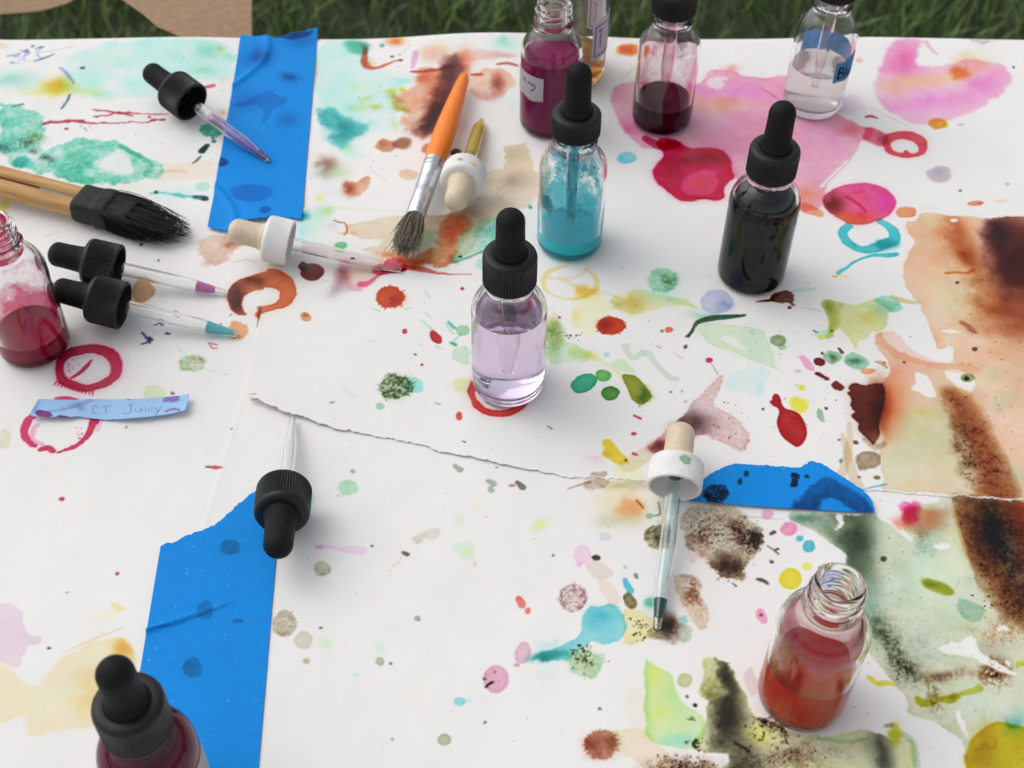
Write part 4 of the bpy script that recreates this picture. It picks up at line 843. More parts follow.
    C.ell(460, 701, 6, 4.5, "7fc4d0", .95, rim=.5); C.stroke("464,701,3 471,700,2", "b4e0e4", .8); C.ell(445, 739, 6.6, 5.8, "a4a890", .95, .3, .3, rim=1.0); C.ell(417, 618, 3.4, 3, "8f949a", .95, rim=.6); C.ell(380, 661, 4.4, 4, "a4a888", .95, rim=.9); C.glow(379, 649, 6, 6, "bfe0c0", .9); C.ell(391, 663, 1.5, 1.2, "5a5a5a"); C.ell(356, 674, 3.5, 2.2, "b8dfe4", .9); C.glow(416, 692, 4, 6, "f0e4c4", .9); C.ell(485, 721, 1.3, 1.1, "504c50"); C.ell(600, 708, 1.3, 1.1, "504c50"); C.ell(554, 556, 1, 1, "505050"); C.ell(391, 739, .9, .9, "606060")
    C.ell(540, 525, 13, 8, "cfe0cc", .9, .5, .6, rot=-28, rim=.6); C.ell(539, 525, 7, 3.6, "dde08a", .9, .6, rot=-28); C.poly("451,543 460,544 466,540 474,541 475,553 470,560 462,558 457,552 451,550", "c4dfc8", .9, .6, .9, rim=.6); C.glow(466, 549, 5, 5, "cfe08c", .6); C.ell(475, 564, 2, 2, "c0c4a0", .8); C.ell(459, 520, 7, 4.6, "d3e3c0", .9, .8, 1); C.ell(477, 508, 7, 4, "dde4c4", .8, .9, 1)
    C.poly("416,540 422,533 432,530 440,531 438,536 428,539 420,545", "c6bcae", .85, .6, 1.4, gran=.3); C.stroke("403,552,1.6 408,554,2.2", "6a5a4c", 1); C.stroke("392,566,1 399,561,1.4 402,557,1", "d4c8b4", .8, .5); C.stroke("317,547,2 326,546,2.2 338,548,1.4 350,549,4 362,550,4.5", "e8bede", .9, .4); C.stroke("316,546,1.6 321,546,1.8", "d890b8", .8); C.ell(372, 545, 1.4, 1, "505050")
    C.ell(321, 568, 9, 7, "9a9a80", .95, .4, .9, spikes=.8, nsp=15, gran=.6); C.ell(284, 623, 13, 13, "aca48e", .95, .4, .8, spikes=.8, nsp=20, gran=.7, rim=.6); C.ell(304, 640, 10, 9.5, "c0baa8", .95, .4, .6, spikes=.5, nsp=16, rim=.7); C.ell(306, 661, 3.4, 2.8, "a8a880", .95, rim=.6); C.glow(327, 645, 8, 6, "bfe6b4", .9); C.ell(321, 627, 1.2, .9, "505040"); C.glow(308, 500, 5, 6, "4fb8a0", .8)
    C.ell(347, 488, 11, 8.6, "93c49c", .95, .4, .7, spikes=.9, nsp=18, gran=.4); C.glow(345, 487, 5, 4, "d4dc9a", .7); C.ell(353, 470, 2.6, 2, "8f9488", .9)
    for a, c in (("454,464,2 460,469,3", "8f9a84"), ("488,480,2 494,483,3", "8f9a90"), ("491,487,2.4 492,490,3", "9aa494"), ("518,482,2 523,487,3.4", "6a705c"), ("511,485,1.2 514,485,1.4", "b06a80"), ("634,416,1 640,419,1.4", "c02848"), ("548,426,.6 552,429,.8", "707878"), ("462,442,.6 465,443,.8", "606868"), ("496,467,.6 498,467,.8", "90607a"), ("633,455,1.4 636,456,1.2", "c83a58")):
        C.stroke(a, c, 1)

def paint_near(C):
    m = C.mask("54,372 57,357 68,348 86,343 103,344 116,350 122,362 121,374 112,384 98,390 82,392 66,388 56,381", ["62,370 65,360 76,354 92,352 104,356 111,364 110,374 101,381 90,385 77,382 66,378"], soft=.35, warp=.5)
    C.fill(m, "c42452", 1.1, .3, 0, rim=.4); C.stroke("71,378,1 78,374,1.8 86,366,2 91,360,.8", "c8305c", 1); C.specks(74, 366, 9, 8, 36, ["d86a98", "e09ab8"], .5, 1.8, 71)
    for i in range(12): C.stroke([(56 + i * 3.4, 381 + i * .95, .9), (54 + i * 3.5, 384.5 + i * .95, .5)], "c83060", .9)
    C.stroke("33,414,3.4 27,422,4.2 25,432,3.6 30,441,2.8 36,446,1.6", "cf3060", 1.0, .35, .8); C.stroke("36,424,2 33,434,2 38,442,1.6 48,448,1.6", "e39ab8", .8, .5, 1); C.stroke("40,449,2 48,447,3 53,450,2.6", "c8284f", 1); C.stroke("58,451,.9 66,448,1.8 76,444,2.6 86,436,2.8 90,428,3 94,420,4 96,412,3", "c8284f", 1, .35, .8); C.stroke("97,430,1.8 100,420,3", "e2a4c4", .8, .5); C.stroke("56,399,2 66,398,2.8 76,399,2", "cf4a74", 1)
    C.specks(79, 430, 3, 8, 12, ["b02850"], .4, 1.1, 72)
    C.ell(192, 363, 13, 9, "a8ba92", .95, .4, .8, spikes=1.1, nsp=20, gran=.8); C.glow(197, 360, 6, 4, "76764a", .7, gran=1); C.stroke("176,345,.6 182,352,.8 188,358,.5", "a4d8d0", .8); C.stroke("203,368,.5 214,372,.5", "a4d8d0", .8); C.ell(155, 393, 11, 8, "c6d6a8", .9, .5, .6, spikes=.5, nsp=18, rim=.6); C.ell(173, 393, 1.9, 1.6, "9a7a68")
    for a in ("142,332,.7 147,338,1.2 150,343,.8", "149,337,1.4 152,340,1.2", "141,344,.6 147,342,1 151,338,.6", "160,322,.8 163,325,1", "166,333,1.4 169,334,1", "154,325,.5 158,324,.7"): C.stroke(a, "3a2a86", 1.1, .2)
    C.stroke("176,311,.8 180,315,1", "c04a58"); C.stroke("208,343,.6 213,348,.8 218,348,.5", "c8708c"); C.stroke("209,343,.8 217,345,.7", "c8708c"); C.stroke("230,316,.6 232,314,.6", "b060a0")
    C.ell(143, 290, 11, 11, "cb9670", .95, .5, 1.0, gran=.2, rim=.6); C.ell(237, 331, 10, 8.6, "dd9a6c", .95, .4, .9, spikes=1.1, nsp=11); C.ell(220, 325, 1.2, 1, "a05060")
    C.stroke("206,466,.7 209,466,.9", "405040"); C.stroke("211,466,1 215,467,2 222,467,.6", "cc4a4c", 1); C.ell(62, 499, 2.2, 2, "b82848", 1.1); C.stroke("57,473,.7 63,480,1 70,487,.8", "dcd6c0", .8); C.stroke("82,497,.5 92,502,.7", "e0d8ca", .8); C.ell(2, 437, 7, 8, "cdc8ac", .8, 1, 1.6, gran=.5); C.ell(126, 427, 1.2, 1.1, "c08060"); C.ell(231, 429, .9, .9, "5a5a5a"); C.glow(213, 378, 20, 12, "e2e0e2", .3)
    C.poly("0,603 8,602 16,606 23,614 26,626 30,637 41,636 43,641 38,645 28,645 24,655 18,668 8,665 -20,660 -20,604", "d2bccb", .85, .6, .9, rim=.4)
    m = C.mask("-30,664 6,664 20,680 34,688 44,676 56,664 76,652 96,640 116,636 128,640 136,656 141,672 132,692 116,716 96,730 60,731 26,736 26,722 24,712 12,720 0,725 -30,730", soft=.8, warp=1.0)
    C.fill(m, "efd2b0", 1.0, .3, 0, rim=.4); C.glow(126, 650, 14, 12, "e8a850", .9, clip=m); C.glow(92, 690, 14, 26, "eabf80", .8, clip=m); C.glow(40, 700, 24, 18, "efddc4", .6, clip=m); C.glow(8, 680, 20, 14, "e8d0c0", .6, clip=m)
    C.stroke("62,654,.5 96,638,.7 124,627,.6", "d8b888", .8); C.ell(120, 609, 7, 4.5, "f0cf96", .95, .6, 1.6); C.ell(110, 618, 7, 3, "f3dcb4", .9, .9, 2); C.glow(92, 618, 14, 8, "f3e2c4", .7, gran=1); C.ell(118, 574, 2, 1.4, "b03060"); C.ell(49, 649, 1.6, 1.2, "303038"); C.ell(67, 592, 1, .8, "808080")
    # lower right: greens
    m = C.mask("645,658 652,662 662,668 672,674 676,686 678,698 688,706 700,712 706,722 702,742 690,750 675,748 658,742 646,736 643,730 646,722 645,700", soft=.4, warp=.7)
    C.fill(m, "bcd690", .95, .5, .05, rim=.5); C.glow(655, 676, 8, 14, "d8d860", .7, clip=m); C.glow(676, 742, 26, 8, "84d0b8", .9, clip=m); C.glow(647, 700, 4, 40, "88c878", .7, clip=m); C.glow(660, 715, 14, 10, "cfdc70", .5, clip=m); C.glow(680, 705, 12, 14, "9fd494", .6, clip=m)
    big = "704,672 708,660 713,655 722,658 733,664 739,676 741,690 748,699 751,708 757,716 768,720 778,725 792,732 812,735 838,734 850,735 862,726 874,732 886,737 896,742 905,738 915,745 918,765 914,800 700,800 712,765 722,758 718,752 702,750 692,744 700,730 708,716 706,706 712,700 704,696 699,690 703,682"
    n = C.mask(big, ["690,752 712,750 728,754 724,768 712,790 690,780"], soft=.4, warp=1.3)
    C.fill(n, "bfc894", .95, .5, .2, rim=.45); C.glow(728, 680, 8, 22, "33301f", 1.15, clip=n, rot=-6, pw=1.3, gran=.1); C.glow(728, 718, 16, 30, "302c1c", 1.2, clip=n, pw=1.2, gran=.1); C.glow(744, 762, 18, 26, "3c3826", 1.1, clip=n, rot=-25, gran=.4); C.glow(758, 735, 16, 12, "d2da5c", .7, clip=n)
    C.glow(712, 690, 12, 18, "9a9a5c", .6, clip=n, gran=.8); C.glow(772, 724, 16, 6, "4a3018", 1.1, clip=n, gran=1.2, rot=20); C.glow(790, 755, 34, 14, "8a7468", .8, clip=n, gran=.9); C.glow(840, 750, 30, 10, "b4a894", .6, clip=n, gran=.5); C.specks(770, 728, 22, 10, 90, ["2a1c0e", "4a3418"], .4, 1.7, 81, 1.1); C.specks(790, 755, 34, 12, 140, ["4a3828", "5a4438", "6a5040"], .3, 1.4, 82, .9)
    C.glow(882, 752, 10, 24, "4a4c38", 1.2, clip=n, rot=-12); C.glow(896, 735, 6, 10, "a8b018", 1.0, pw=1.5); C.glow(905, 752, 12, 12, "d0cca0", .7, clip=n); C.stroke("905,735,3 914,745,3 917,765,3", "94b8a4", .8, .8); C.glow(870, 740, 10, 20, "9aa080", .7, clip=n); C.stroke("820,738,1 850,741,1.2 870,738,1", "8fc0b0", .8, .6); C.stroke("735,742,1.5 748,750,2", "2a1c0e", .6)
    C.specks(697, 744, 9, 5, 40, ["3a2412", "5a3c1c"], .5, 1.8, 83, 1.1); C.specks(692, 719, 4, 2, 8, ["3a2412"], .5, 1.2, 84); C.ell(695, 704, 2.4, 1.8, "20180e", 1.3); C.ell(687, 696, 1.4, 1.1, "50442c"); C.ell(685, 680, 7.4, 7.4, "b4b484", .95, .4, .5, rim=.6); C.ell(752, 682, 6, 14, "cfbcb8", .9, .5, .8, rim=.5); C.ell(890, 725, 4.5, 2.4, "909494", 1, gran=.4); C.ell(762, 615, 5, 7.4, "dc8cb0", .95, .4, .6, rot=-15, rim=.4); C.ell(762, 614, 1.6, 1.6, "a82060")
    C.ell(602, 744, 17, 15, "b07058", 1.0, .4, .7, spikes=1.2, nsp=22, gran=.35); C.glow(596, 745, 9, 10, "985040", .5); C.poly("612,736 622,728 640,727 652,736 664,748 676,764 690,800 660,790 648,770 632,760 618,752", "e8c8ac", .85, .6, 1.2, rim=.4); C.glow(615, 744, 7, 12, "a4a06a", .8); C.poly("629,688 634,686 642,692 646,704 648,722 640,728 630,722 625,708", "efd6c8", .85, .5, .9, rim=.6); C.glow(680, 768, 30, 10, "5a3820", 1.1, gran=1.2); C.specks(682, 764, 26, 8, 120, ["3a2412", "5a3c28"], .4, 1.7, 85, 1)
    C.ell(791, 578, 11.5, 10.5, "f0cb2c", 1.05, .35, .3, rim=.5); C.ell(807, 565, 5, 4, "f2dc60", .95); C.ell(788, 528, 8.6, 7, "e87aa0", .95, .4, .6, rim=.5); C.glow(797, 529, 7, 6, "f0c0d0", .8); C.ell(767, 513, 6, 4.6, "e490b4", .95, .5); C.ell(800, 538, 4.4, 3, "4fb4c0", .95); C.ell(810, 546, 6.4, 5.6, "4fb0c4", 1.0, rim=.5); C.ell(778, 526, .1, .1, "ffffff", 0); C.stroke("740,517,.8 760,517,.8 782,518,.6", "b8b8a0", .8, .5)
    C.specks(150, 110, 160, 60, 160, ["5a9a94", "3f7f80", "8aa8a8", "7a7488", "a86a58"], .25, .8, 95, .8)
    C.specks(420, 120, 110, 70, 140, ["6a6a70", "a86450", "8a9a80", "5a7a80"], .25, .8, 96, .8)
    C.specks(800, 360, 120, 90, 150, ["6a4a40", "5a6a60", "8a8a80", "9a4a50"], .25, .9, 97, .8)
    C.specks(560, 600, 300, 170, 130, ["5a5a5c", "8a8a8c", "7a5a50", "6a7a6c", "a09a94", "b04a58"], .25, .85, 91, .8)
    C.specks(380, 420, 280, 130, 90, ["6a6a6c", "b04a50", "7a9a88", "8a8a8c"], .25, .8, 92, .8)
    C.specks(700, 300, 200, 110, 80, ["6a6a6c", "8aa0a8", "7a9a88", "8a6a7c"], .25, .8, 93, .8)
    C.specks(230, 560, 250, 200, 50, ["8a8a8c", "9a9a98", "a06a70"], .2, .6, 94, .8)

for fn in (paint_far_left, paint_far_mid, paint_pinks, paint_brown_field, paint_center, paint_near):
    fn(C)
# ------------------------------------------------------------------ lawn, table
def mat_ground():
    m, nt, b = M("soil")
    n = noise(nt, 6, 6, 0.7)
    nt.links.new(ramp(nt, n, [(0.3, (0.012, 0.018, 0.008)), (0.7, (0.03, 0.04, 0.016))]), b.inputs["Base Color"])
    b.inputs["Roughness"].default_value = 0.95
    return m

def mat_grass():
    m, nt, b = M("grass_blades")
    n = noise(nt, 5, 4, 0.6); n2 = noise(nt, 55, 3, 0.6)
    mx = N(nt, "ShaderNodeMix", data_type='RGBA'); mx.inputs[0].default_value = 0.5
    nt.links.new(ramp(nt, n, [(0.35, (0.055, 0.11, 0.022)), (0.65, (0.15, 0.25, 0.05))]), mx.inputs[6])
    nt.links.new(ramp(nt, n2, [(0.3, (0.05, 0.10, 0.026)), (0.58, (0.18, 0.25, 0.07)), (0.70, (0.42, 0.40, 0.22))]), mx.inputs[7])
    nt.links.new(mx.outputs[2], b.inputs["Base Color"])
    b.inputs["Roughness"].default_value = 0.6
    return m

GZ = -0.73
g = obj("ground", ([(-60, -60, GZ), (60, -60, GZ), (60, 60, GZ), (-60, 60, GZ)], [(0, 1, 2, 3)]), mat_ground())
tag(g, kind="structure")

def make_grass():
    n = 90000
    r = np.random.default_rng(5)
    x = r.uniform(-2.4, 2.4, n); y = 0.35 + 3.6 * r.random(n) ** 1.15
    clump = np.sin(x * 9 + np.sin(y * 7) * 2) * np.sin(y * 11 + np.cos(x * 6) * 2)
    h = 0.034 + 0.030 * r.random(n) + 0.02 * clump
    a = r.uniform(0, 6.283, n); lean = r.uniform(0.2, 1.1, n) * h; b = r.uniform(0, 6.283, n)
    w = r.uniform(0.0012, 0.0026, n)
    ca, sa = np.cos(a) * w, np.sin(a) * w; lx, ly = np.cos(b) * lean, np.sin(b) * lean
    V = np.stack([np.stack([x - ca, y - sa, np.full(n, GZ)], 1), np.stack([x + ca, y + sa, np.full(n, GZ)], 1),
                  np.stack([x + ca * .8 + lx * .35, y + sa * .8 + ly * .35, GZ + h * .6], 1), np.stack([x - ca * .8 + lx * .35, y - sa * .8 + ly * .35, GZ + h * .6], 1),
                  np.stack([x + lx, y + ly, GZ + h], 1)], 1).reshape(-1, 3)
    i = np.arange(n) * 5
    q = np.stack([i, i + 1, i + 2, i + 3], 1); t = np.stack([i + 3, i + 2, i + 4], 1)
    me = bpy.data.meshes.new("grass")
    me.vertices.add(len(V)); me.vertices.foreach_set("co", V.astype(np.float32).ravel())
    loops = np.concatenate([q.ravel(), t.ravel()]).astype(np.int32)
    me.loops.add(len(loops)); me.loops.foreach_set("vertex_index", loops)
    ls = np.concatenate([np.arange(n) * 4, n * 4 + np.arange(n) * 3]).astype(np.int32)
    me.polygons.add(2 * n); me.polygons.foreach_set("loop_start", ls)
    me.update(calc_edges=True); me.materials.append(mat_grass())
    o = bpy.data.objects.new("grass", me); COL.objects.link(o)
    tag(o, kind="stuff", label="dark green lawn behind the table", cat="grass")
make_grass()

TY, TX = 0.680, 0.372          # far and right edge of the table top
def outline(grow=0.0, rc=0.055):
    x0, x1, y0, y1 = -0.86 - grow, TX + grow, -0.12 - grow, TY + grow
    P = []
    for cx, cy, a0 in ((x1 - rc, y1 - rc, 0), (x0 + rc, y1 - rc, 90), (x0 + rc, y0 + rc, 180), (x1 - rc, y0 + rc, 270)):
        for k in range(9):
            t = rad(a0 + k * 11.25); P.append((cx + rc * math.cos(t), cy + rc * math.sin(t)))
    return P
table = empty("folding_table", (-0.24, 0.28, GZ), label="white plastic folding table standing on the lawn, spread with painted paper", cat="table")
def slab():
    P = outline(-0.004); n = len(P)
    lv = [(-0.004, -0.034), (0, -0.030), (0, -0.006), (-0.003, -0.001), (-0.006, 0.0)]
    V, F = [], []
    for g_, z in lv:
        Q = outline(-0.004 + g_)
        V += [(p[0], p[1], z) for p in Q]
    for a in range(len(lv) - 1):
        for k in range(n):
            j = (k + 1) % n; F.append((a * n + k, a * n + j, (a + 1) * n + j, (a + 1) * n + k))
    F.append(tuple(range((len(lv) - 1) * n, len(lv) * n))); F.append(tuple(reversed(range(n))))
    return V, F
pl_mat = plain("table_plastic", (0.62, 0.62, 0.60), (0.70, 0.70, 0.68), 400, 0.55, 0.2)
metal_grey = plain("painted_steel", (0.16, 0.165, 0.17), (0.2, 0.205, 0.21), 200, 0.45, 0.05)
def add_rel(name, data, mat, parent, smooth=30):
    v, f = data
    p = parent.matrix_basis.translation
    return obj(name, ([(a - p.x, b - p.y, c - p.z) for a, b, c in v], f), mat, parent, smooth)
add_rel("table_top", slab(), pl_mat, table)
for sx in (-0.72, 0.26):
    for sy in (0.0, 0.58):
        vv, ff = lathe([(0, GZ), (0.014, GZ), (0.014, -0.033), (0, -0.033)], 20)
        add_rel("leg", ([(a + sx, b + sy, c) for a, b, c in vv], ff), metal_grey, table)
    add_rel("stretcher", box(sx - .009, sx + .009, 0.0, 0.58, GZ + .12, GZ + .138), metal_grey, table)

# ------------------------------------------------------------------ sheets of paper
def pz(x, y):
    """height of the top of the big paper"""
    x = np.asarray(x, float); y = np.asarray(y, float)
    w = 0.00045 * np.sin(x * 23 + 3 * np.sin(y * 9)) * np.sin(y * 17 + 1.3 + 2 * np.sin(x * 6)) + 0.0002 * np.sin(x * 61 + y * 37) * np.sin(y * 53 - x * 20)
    far = np.clip((y - 0.60) / 0.08, 0, 1) ** 2
    w = w + far * (0.0030 * np.exp(-((x - 0.0) / 0.055) ** 2) + 0.0012 * np.sin(x * 31 + 1) + 0.0008)
    return 0.0026 + w

PAPER = painted("painted_paper", rough=0.82, fibre=0.22)
PAPER_BASE = (0.825, 0.81, 0.785)
C2 = Canvas(-0.87, 0.375, -0.13, 0.70, 0.0016, seed=8)
_r = random.Random(4)
for _ in range(150):
    wx, wy = _r.uniform(-0.86, -0.35), _r.uniform(-0.1, 0.67)
    if _r.random() < 0.25: wx, wy = _r.uniform(-0.33, 0.36), _r.uniform(-0.1, 0.17)
    d_ = wy * math.cos(PITCH) + CAM_H * math.sin(PITCH)
    uu = CX + F_PX * wx / d_; vv_ = 384 - F_PX * (wy * math.sin(PITCH) - CAM_H * math.cos(PITCH)) / d_
    s_ = _r.choice([4, 6, 9, 14, 22, 40]) * _r.uniform(.6, 1.2)
    C2.ell(uu, vv_, s_, s_ * .7, _r.choice(["9fd0c0", "e3a0b8", "cf7c50", "d8c06a", "8aa884", "b8a49a", "c9a0b8", "9ac4d4"]), .8, 1.2, 3.0, rot=_r.uniform(-60, 60), gran=_r.choice([0, .5]))

def col_at(X, Y, base):
    out = C.sample(X, Y, base)
    inside = (X > C.x0) & (X < C.x0 + (C.nx - 1) * C.res) & (Y > C.y0) & (Y < C.y0 + (C.ny - 1) * C.res)
    o2 = C2.sample(X, Y, base)
    out[~inside] = o2[~inside]
    return out

def axis(*segs):
    a = []
    for x0, x1, s in segs: a.append(np.arange(x0, x1 - s * .3, s))
    return np.concatenate(a + [np.array([segs[-1][1]])])
xs = axis((-0.85, -0.345, 0.004), (-0.345, TX + 0.001, 0.00042))
ys = axis((-0.11, 0.19, 0.004), (0.19, 0.33, 0.00042), (0.33, 0.48, 0.0005), (0.48, 0.60, 0.00062), (0.60, 0.6835, 0.0007))
X, Y = np.meshgrid(xs, ys)
rc = 0.055
drop = np.where(X > TX - rc, rc - np.sqrt(np.maximum(0.0, rc ** 2 - np.clip(X - (TX - rc), 0, rc) ** 2)), 0.0)
drop = np.minimum(drop, 0.045)
Y = Y - drop * np.clip((Y - 0.55) / 0.13, 0, 1)
Z = pz(X, Y)
edge = np.clip((np.broadcast_to(ys[:, None], X.shape) - 0.6765) / 0.007, 0, 1)
Z = Z - 0.0028 * edge ** 2
fld = np.exp(-((X - (-0.113 + (Y - 0.38) * 0.10)) / 0.0012) ** 2) * 0.0001 * np.clip((0.48 - Y) / 0.06, 0, 1)      # a soft crease in the paper
Z = Z + fld
o = grid_obj("paper_sheet", X, Y, Z, col_at(X, Y, PAPER_BASE), PAPER, skirt=0.0005)
tag(o, "big white paper covering the table, stained all over with paint", "paper")
print("paper", X.shape)

def px_line(p, n):
    """polyline of photo points -> n world points, spaced evenly along it"""
    a = np.array(parse(p)); x, y = TA(a[:, 0], a[:, 1])
    L = np.concatenate([[0], np.cumsum(np.hypot(np.diff(x), np.diff(y)))]); t = np.linspace(0, L[-1], n)
    return np.interp(t, L, x), np.interp(t, L, y)

def px_line_x(p, n):
    """the same, with the points spaced evenly in x"""
    a = np.array(parse(p)); x, y = TA(a[:, 0], a[:, 1])
    t = np.linspace(x[0], x[-1], n)
    return t, np.interp(t, x, y)

torn_b = "247,401 262,405 280,412 300,419 322,424 345,430 370,434 400,440 430,447 460,455 490,462 520,469 550,474 585,478 620,480 660,483 700,486 760,488 840,490 883,491 910,493 940,494 958,495 990,498 1024,500 1067,506"
torn_t = "277,209 330,208 403,213 500,216 700,218 900,213 940,213 1024,217 1082,220"
nu, nv = 1460, 640
bx_, by_ = px_line_x(torn_b, nu); tx_, ty_ = px_line_x(torn_t, nu)
bx_[-1] = tx_[-1] = TX - 0.001
sc = (TX - 0.001 - bx_[0]) / (bx_[-2] - bx_[0] + 1e-9)
bx_ = np.linspace(bx_[0], TX - 0.001, nu); tx_ = np.linspace(tx_[0], TX - 0.001, nu)
_a = np.array(parse(torn_b)); _x, _y = TA(_a[:, 0], _a[:, 1]); by_ = np.interp(bx_, _x, _y)
_a = np.array(parse(torn_t)); _x, _y = TA(_a[:, 0], _a[:, 1]); ty_ = np.interp(tx_, _x, _y)
jag = vnoise(2, nu, 9, np.random.default_rng(2))[0] * 0.0010 + vnoise(2, nu, 3, np.random.default_rng(3))[0] * 0.0006 + vnoise(2, nu, 40, np.random.default_rng(4))[0] * 0.0016 - 0.0015
by_smooth = by_.copy(); by_ = by_ + jag
v = np.linspace(0, 1, nv)[:, None]
X = bx_[None] * (1 - v) + tx_[None] * v; Y = by_[None] * (1 - v) + ty_[None] * v
dist = Y - by_[None]
sdist = np.maximum(Y - by_smooth[None], 0.0)
lift = 0.0011 * np.exp(-sdist / 0.013) * (0.55 + 0.45 * np.sin(X * 46 + 1.0)) + 0.0009 * np.exp(-(X - bx_[0]) / 0.01)
lift = lift + 0.0018 * np.exp(-((X - bx_[0]) / 0.045) ** 2 - (sdist / 0.030) ** 2)
lift = lift * np.clip(1.0 - (X - 0.0) / 0.05, 0.04, 1)
Z = pz(X, Y) + 0.0005 + lift
ZTORN = (X, Y, Z)
pc = col_at(X, Y, PAPER_BASE)
lip_w = 0.00012 + 0.0006 * np.clip(vnoise(2, nu, 6, np.random.default_rng(12))[0] * 1.4 - .2, 0, 1)
lipX, lipY = X[0].copy(), Y[0] - lip_w
lipZ = np.maximum(pz(lipX, lipY) + 0.00012, Z[0] - 0.00035)
X = np.concatenate([lipX[None], .5 * (lipX + X[0])[None], X]); Y = np.concatenate([lipY[None], .5 * (lipY + Y[0])[None], Y]); Z = np.concatenate([lipZ[None], (.35 * lipZ + .65 * Z[0])[None], Z])
dist = np.concatenate([dist[:1], dist[:1], dist]); pc = np.concatenate([pc[:1], pc[:1], pc])
fib = np.clip(1 - dist / 0.0008, 0, 1)[..., None]                 # bare torn fibres
pc[..., :3] = pc[..., :3] * (1 - fib * .75) + np.array([.86, .855, .845]) * fib * .75
o = grid_obj("paper_sheet", X, Y, Z, pc, PAPER, skirt=0.0001)
tag(o, "upper white paper sheet whose near edge is torn, under the lilac dropper bottle", "paper")

# brown paper behind the table edge
kx = np.linspace(-150, 252, 160)
lowv = np.interp(kx, [-150, -90, -40, 0, 40, 65, 95, 123, 142, 157, 187, 200, 252], [46, 46, 22, 10, 5, -3, -22, -5, 10, 24, 37, 46, 46])
Xk, Yk = [], []
for t in np.linspace(0, 1, 40):
    x_, y_ = TA(kx, lowv * (1 - t) + (-75 + 6 * np.sin(kx / 40)) * t); Xk.append(x_); Yk.append(y_)
Xk, Yk = np.array(Xk), np.array(Yk)
Zk = 0.0008 + np.clip(Yk - 0.69, 0, 1) * 0.03 * np.sin(Xk * 14 + 1) - 0.3 * np.clip(Yk - 0.70, 0, 1) ** 2 + 0.002 * np.sin(Xk * 30) * np.clip((Yk - .685) / .02, 0, 1)
kraft = plain("kraft_paper", (0.29, 0.19, 0.11), (0.37, 0.255, 0.16), 220, 0.85, 0.3, 0.2)
o = grid_obj("brown_paper", Xk, Yk, Zk, None, kraft, skirt=0.0003)
tag(o, "sheet of brown packing paper tucked under the far edge of the white paper", "brown paper")

# ------------------------------------------------------------------ blue tape
TAPE = painted("masking_tape_blue", rough=0.62, fibre=0.35, spec=0.15, wet=False, crepe=True)
TAPE_BASE = tuple(lin("0e8ce0"))
def tape(bot, top, n, m, paintfn, zf, label, name="masking_tape", base=TAPE_BASE, mat=TAPE, jb=0.0, jt=0.0, cat="tape", res=0.0004, thick=0.0002, group=None):
    bx, by = px_line(bot, n); tx, ty = px_line(top, n)
    r = np.random.default_rng(int(bx[0] * 1e5) & 0xffff)
    if jb: by = by + (vnoise(2, n, 4, r)[0] - .5) * jb
    if jt: ty = ty + (vnoise(2, n, 4, r)[0] - .5) * jt
    v = np.linspace(0, 1, m)[:, None]
    X = bx[None] * (1 - v) + tx[None] * v; Y = by[None] * (1 - v) + ty[None] * v
    c = Canvas(X.min() - .002, X.max() + .002, Y.min() - .002, Y.max() + .002, res, seed=int(abs(bx[0]) * 1e4), seen=[1, 1, 1])
    c.A += (0.10 * c.nL)[..., None] + 0.10 * (c.fine[..., None] - .5)
    paintfn(c)
    o = grid_obj(name, X, Y, zf(X, Y, np.linspace(0, 1, n)[None], v), c.sample(X, Y, base), mat, skirt=thick)
    return tag(o, label, cat, group)

def tp_top(c):
    c.poly("232,104 246,100 262,92 272,90 276,96 288,98 286,104 276,108 268,118 262,126 264,112 256,103 240,106", "a4c4d8", .75, .7)
    c.glow(262, 58, 12, 8, "7a9cc0", .7); c.glow(290, 78, 9, 4, "6a86a8", .8); c.glow(288, 120, 12, 7, "8a9cc0", .5); c.ell(222, 163, 6, 5, "80708c", .9, 1.0); c.glow(240, 60, 20, 14, "d8e4f4", .6)
    c.poly("226,189 250,186 275,188 272,200 252,205 232,198", "9cbce0", .75, .8); c.poly("258,212 266,207 272,214 264,218", "7c9cc8", .8); c.glow(245, 100, 14, 10, "8aa4cc", .6); c.glow(300, 40, 14, 8, "9ab4cc", .6); c.stroke("245,53,.5 252,54,.6", "ffffff", 0)
    c.poly("262,38 280,37 306,34 317,33 300,40 280,42", "5a7c98", .8, .6)
def z_top(X, Y, u, v):
    z = pz(X, Y) + 0.0005 + 0.0006 * np.sin(Y * 130 + 30 * X) ** 2 * np.exp(-((u - .6) / .3) ** 2) + 0.0011 * np.exp(-((Y - .515) / .006) ** 2) * np.exp(-((u - .5) / .28) ** 2)
    z = z + 0.0011 * np.clip(np.sin(Y * 75 + X * 60) * np.sin(Y * 33 + 2), 0, 1) ** 2 + 0.0014 * np.exp(-((X + 0.150 - 0.02 * np.sin(Y * 40)) / 0.0025) ** 2) + np.clip((v - .93) / .07, 0, 1) * (0.0004 + 0.0016 * u)
    return z + 0.0014 * np.clip(1 - v / .14, 0, 1)
tape("208,229 214,231 226,234 232,231 240,225 262,222 283,221 302,221", "241,37 250,39 262,39 274,40 290,36 305,34 318,31", 150, 360, tp_top, z_top,
     "long strip of blue tape at the back left, under the tip of the purple dropper", jb=.001)
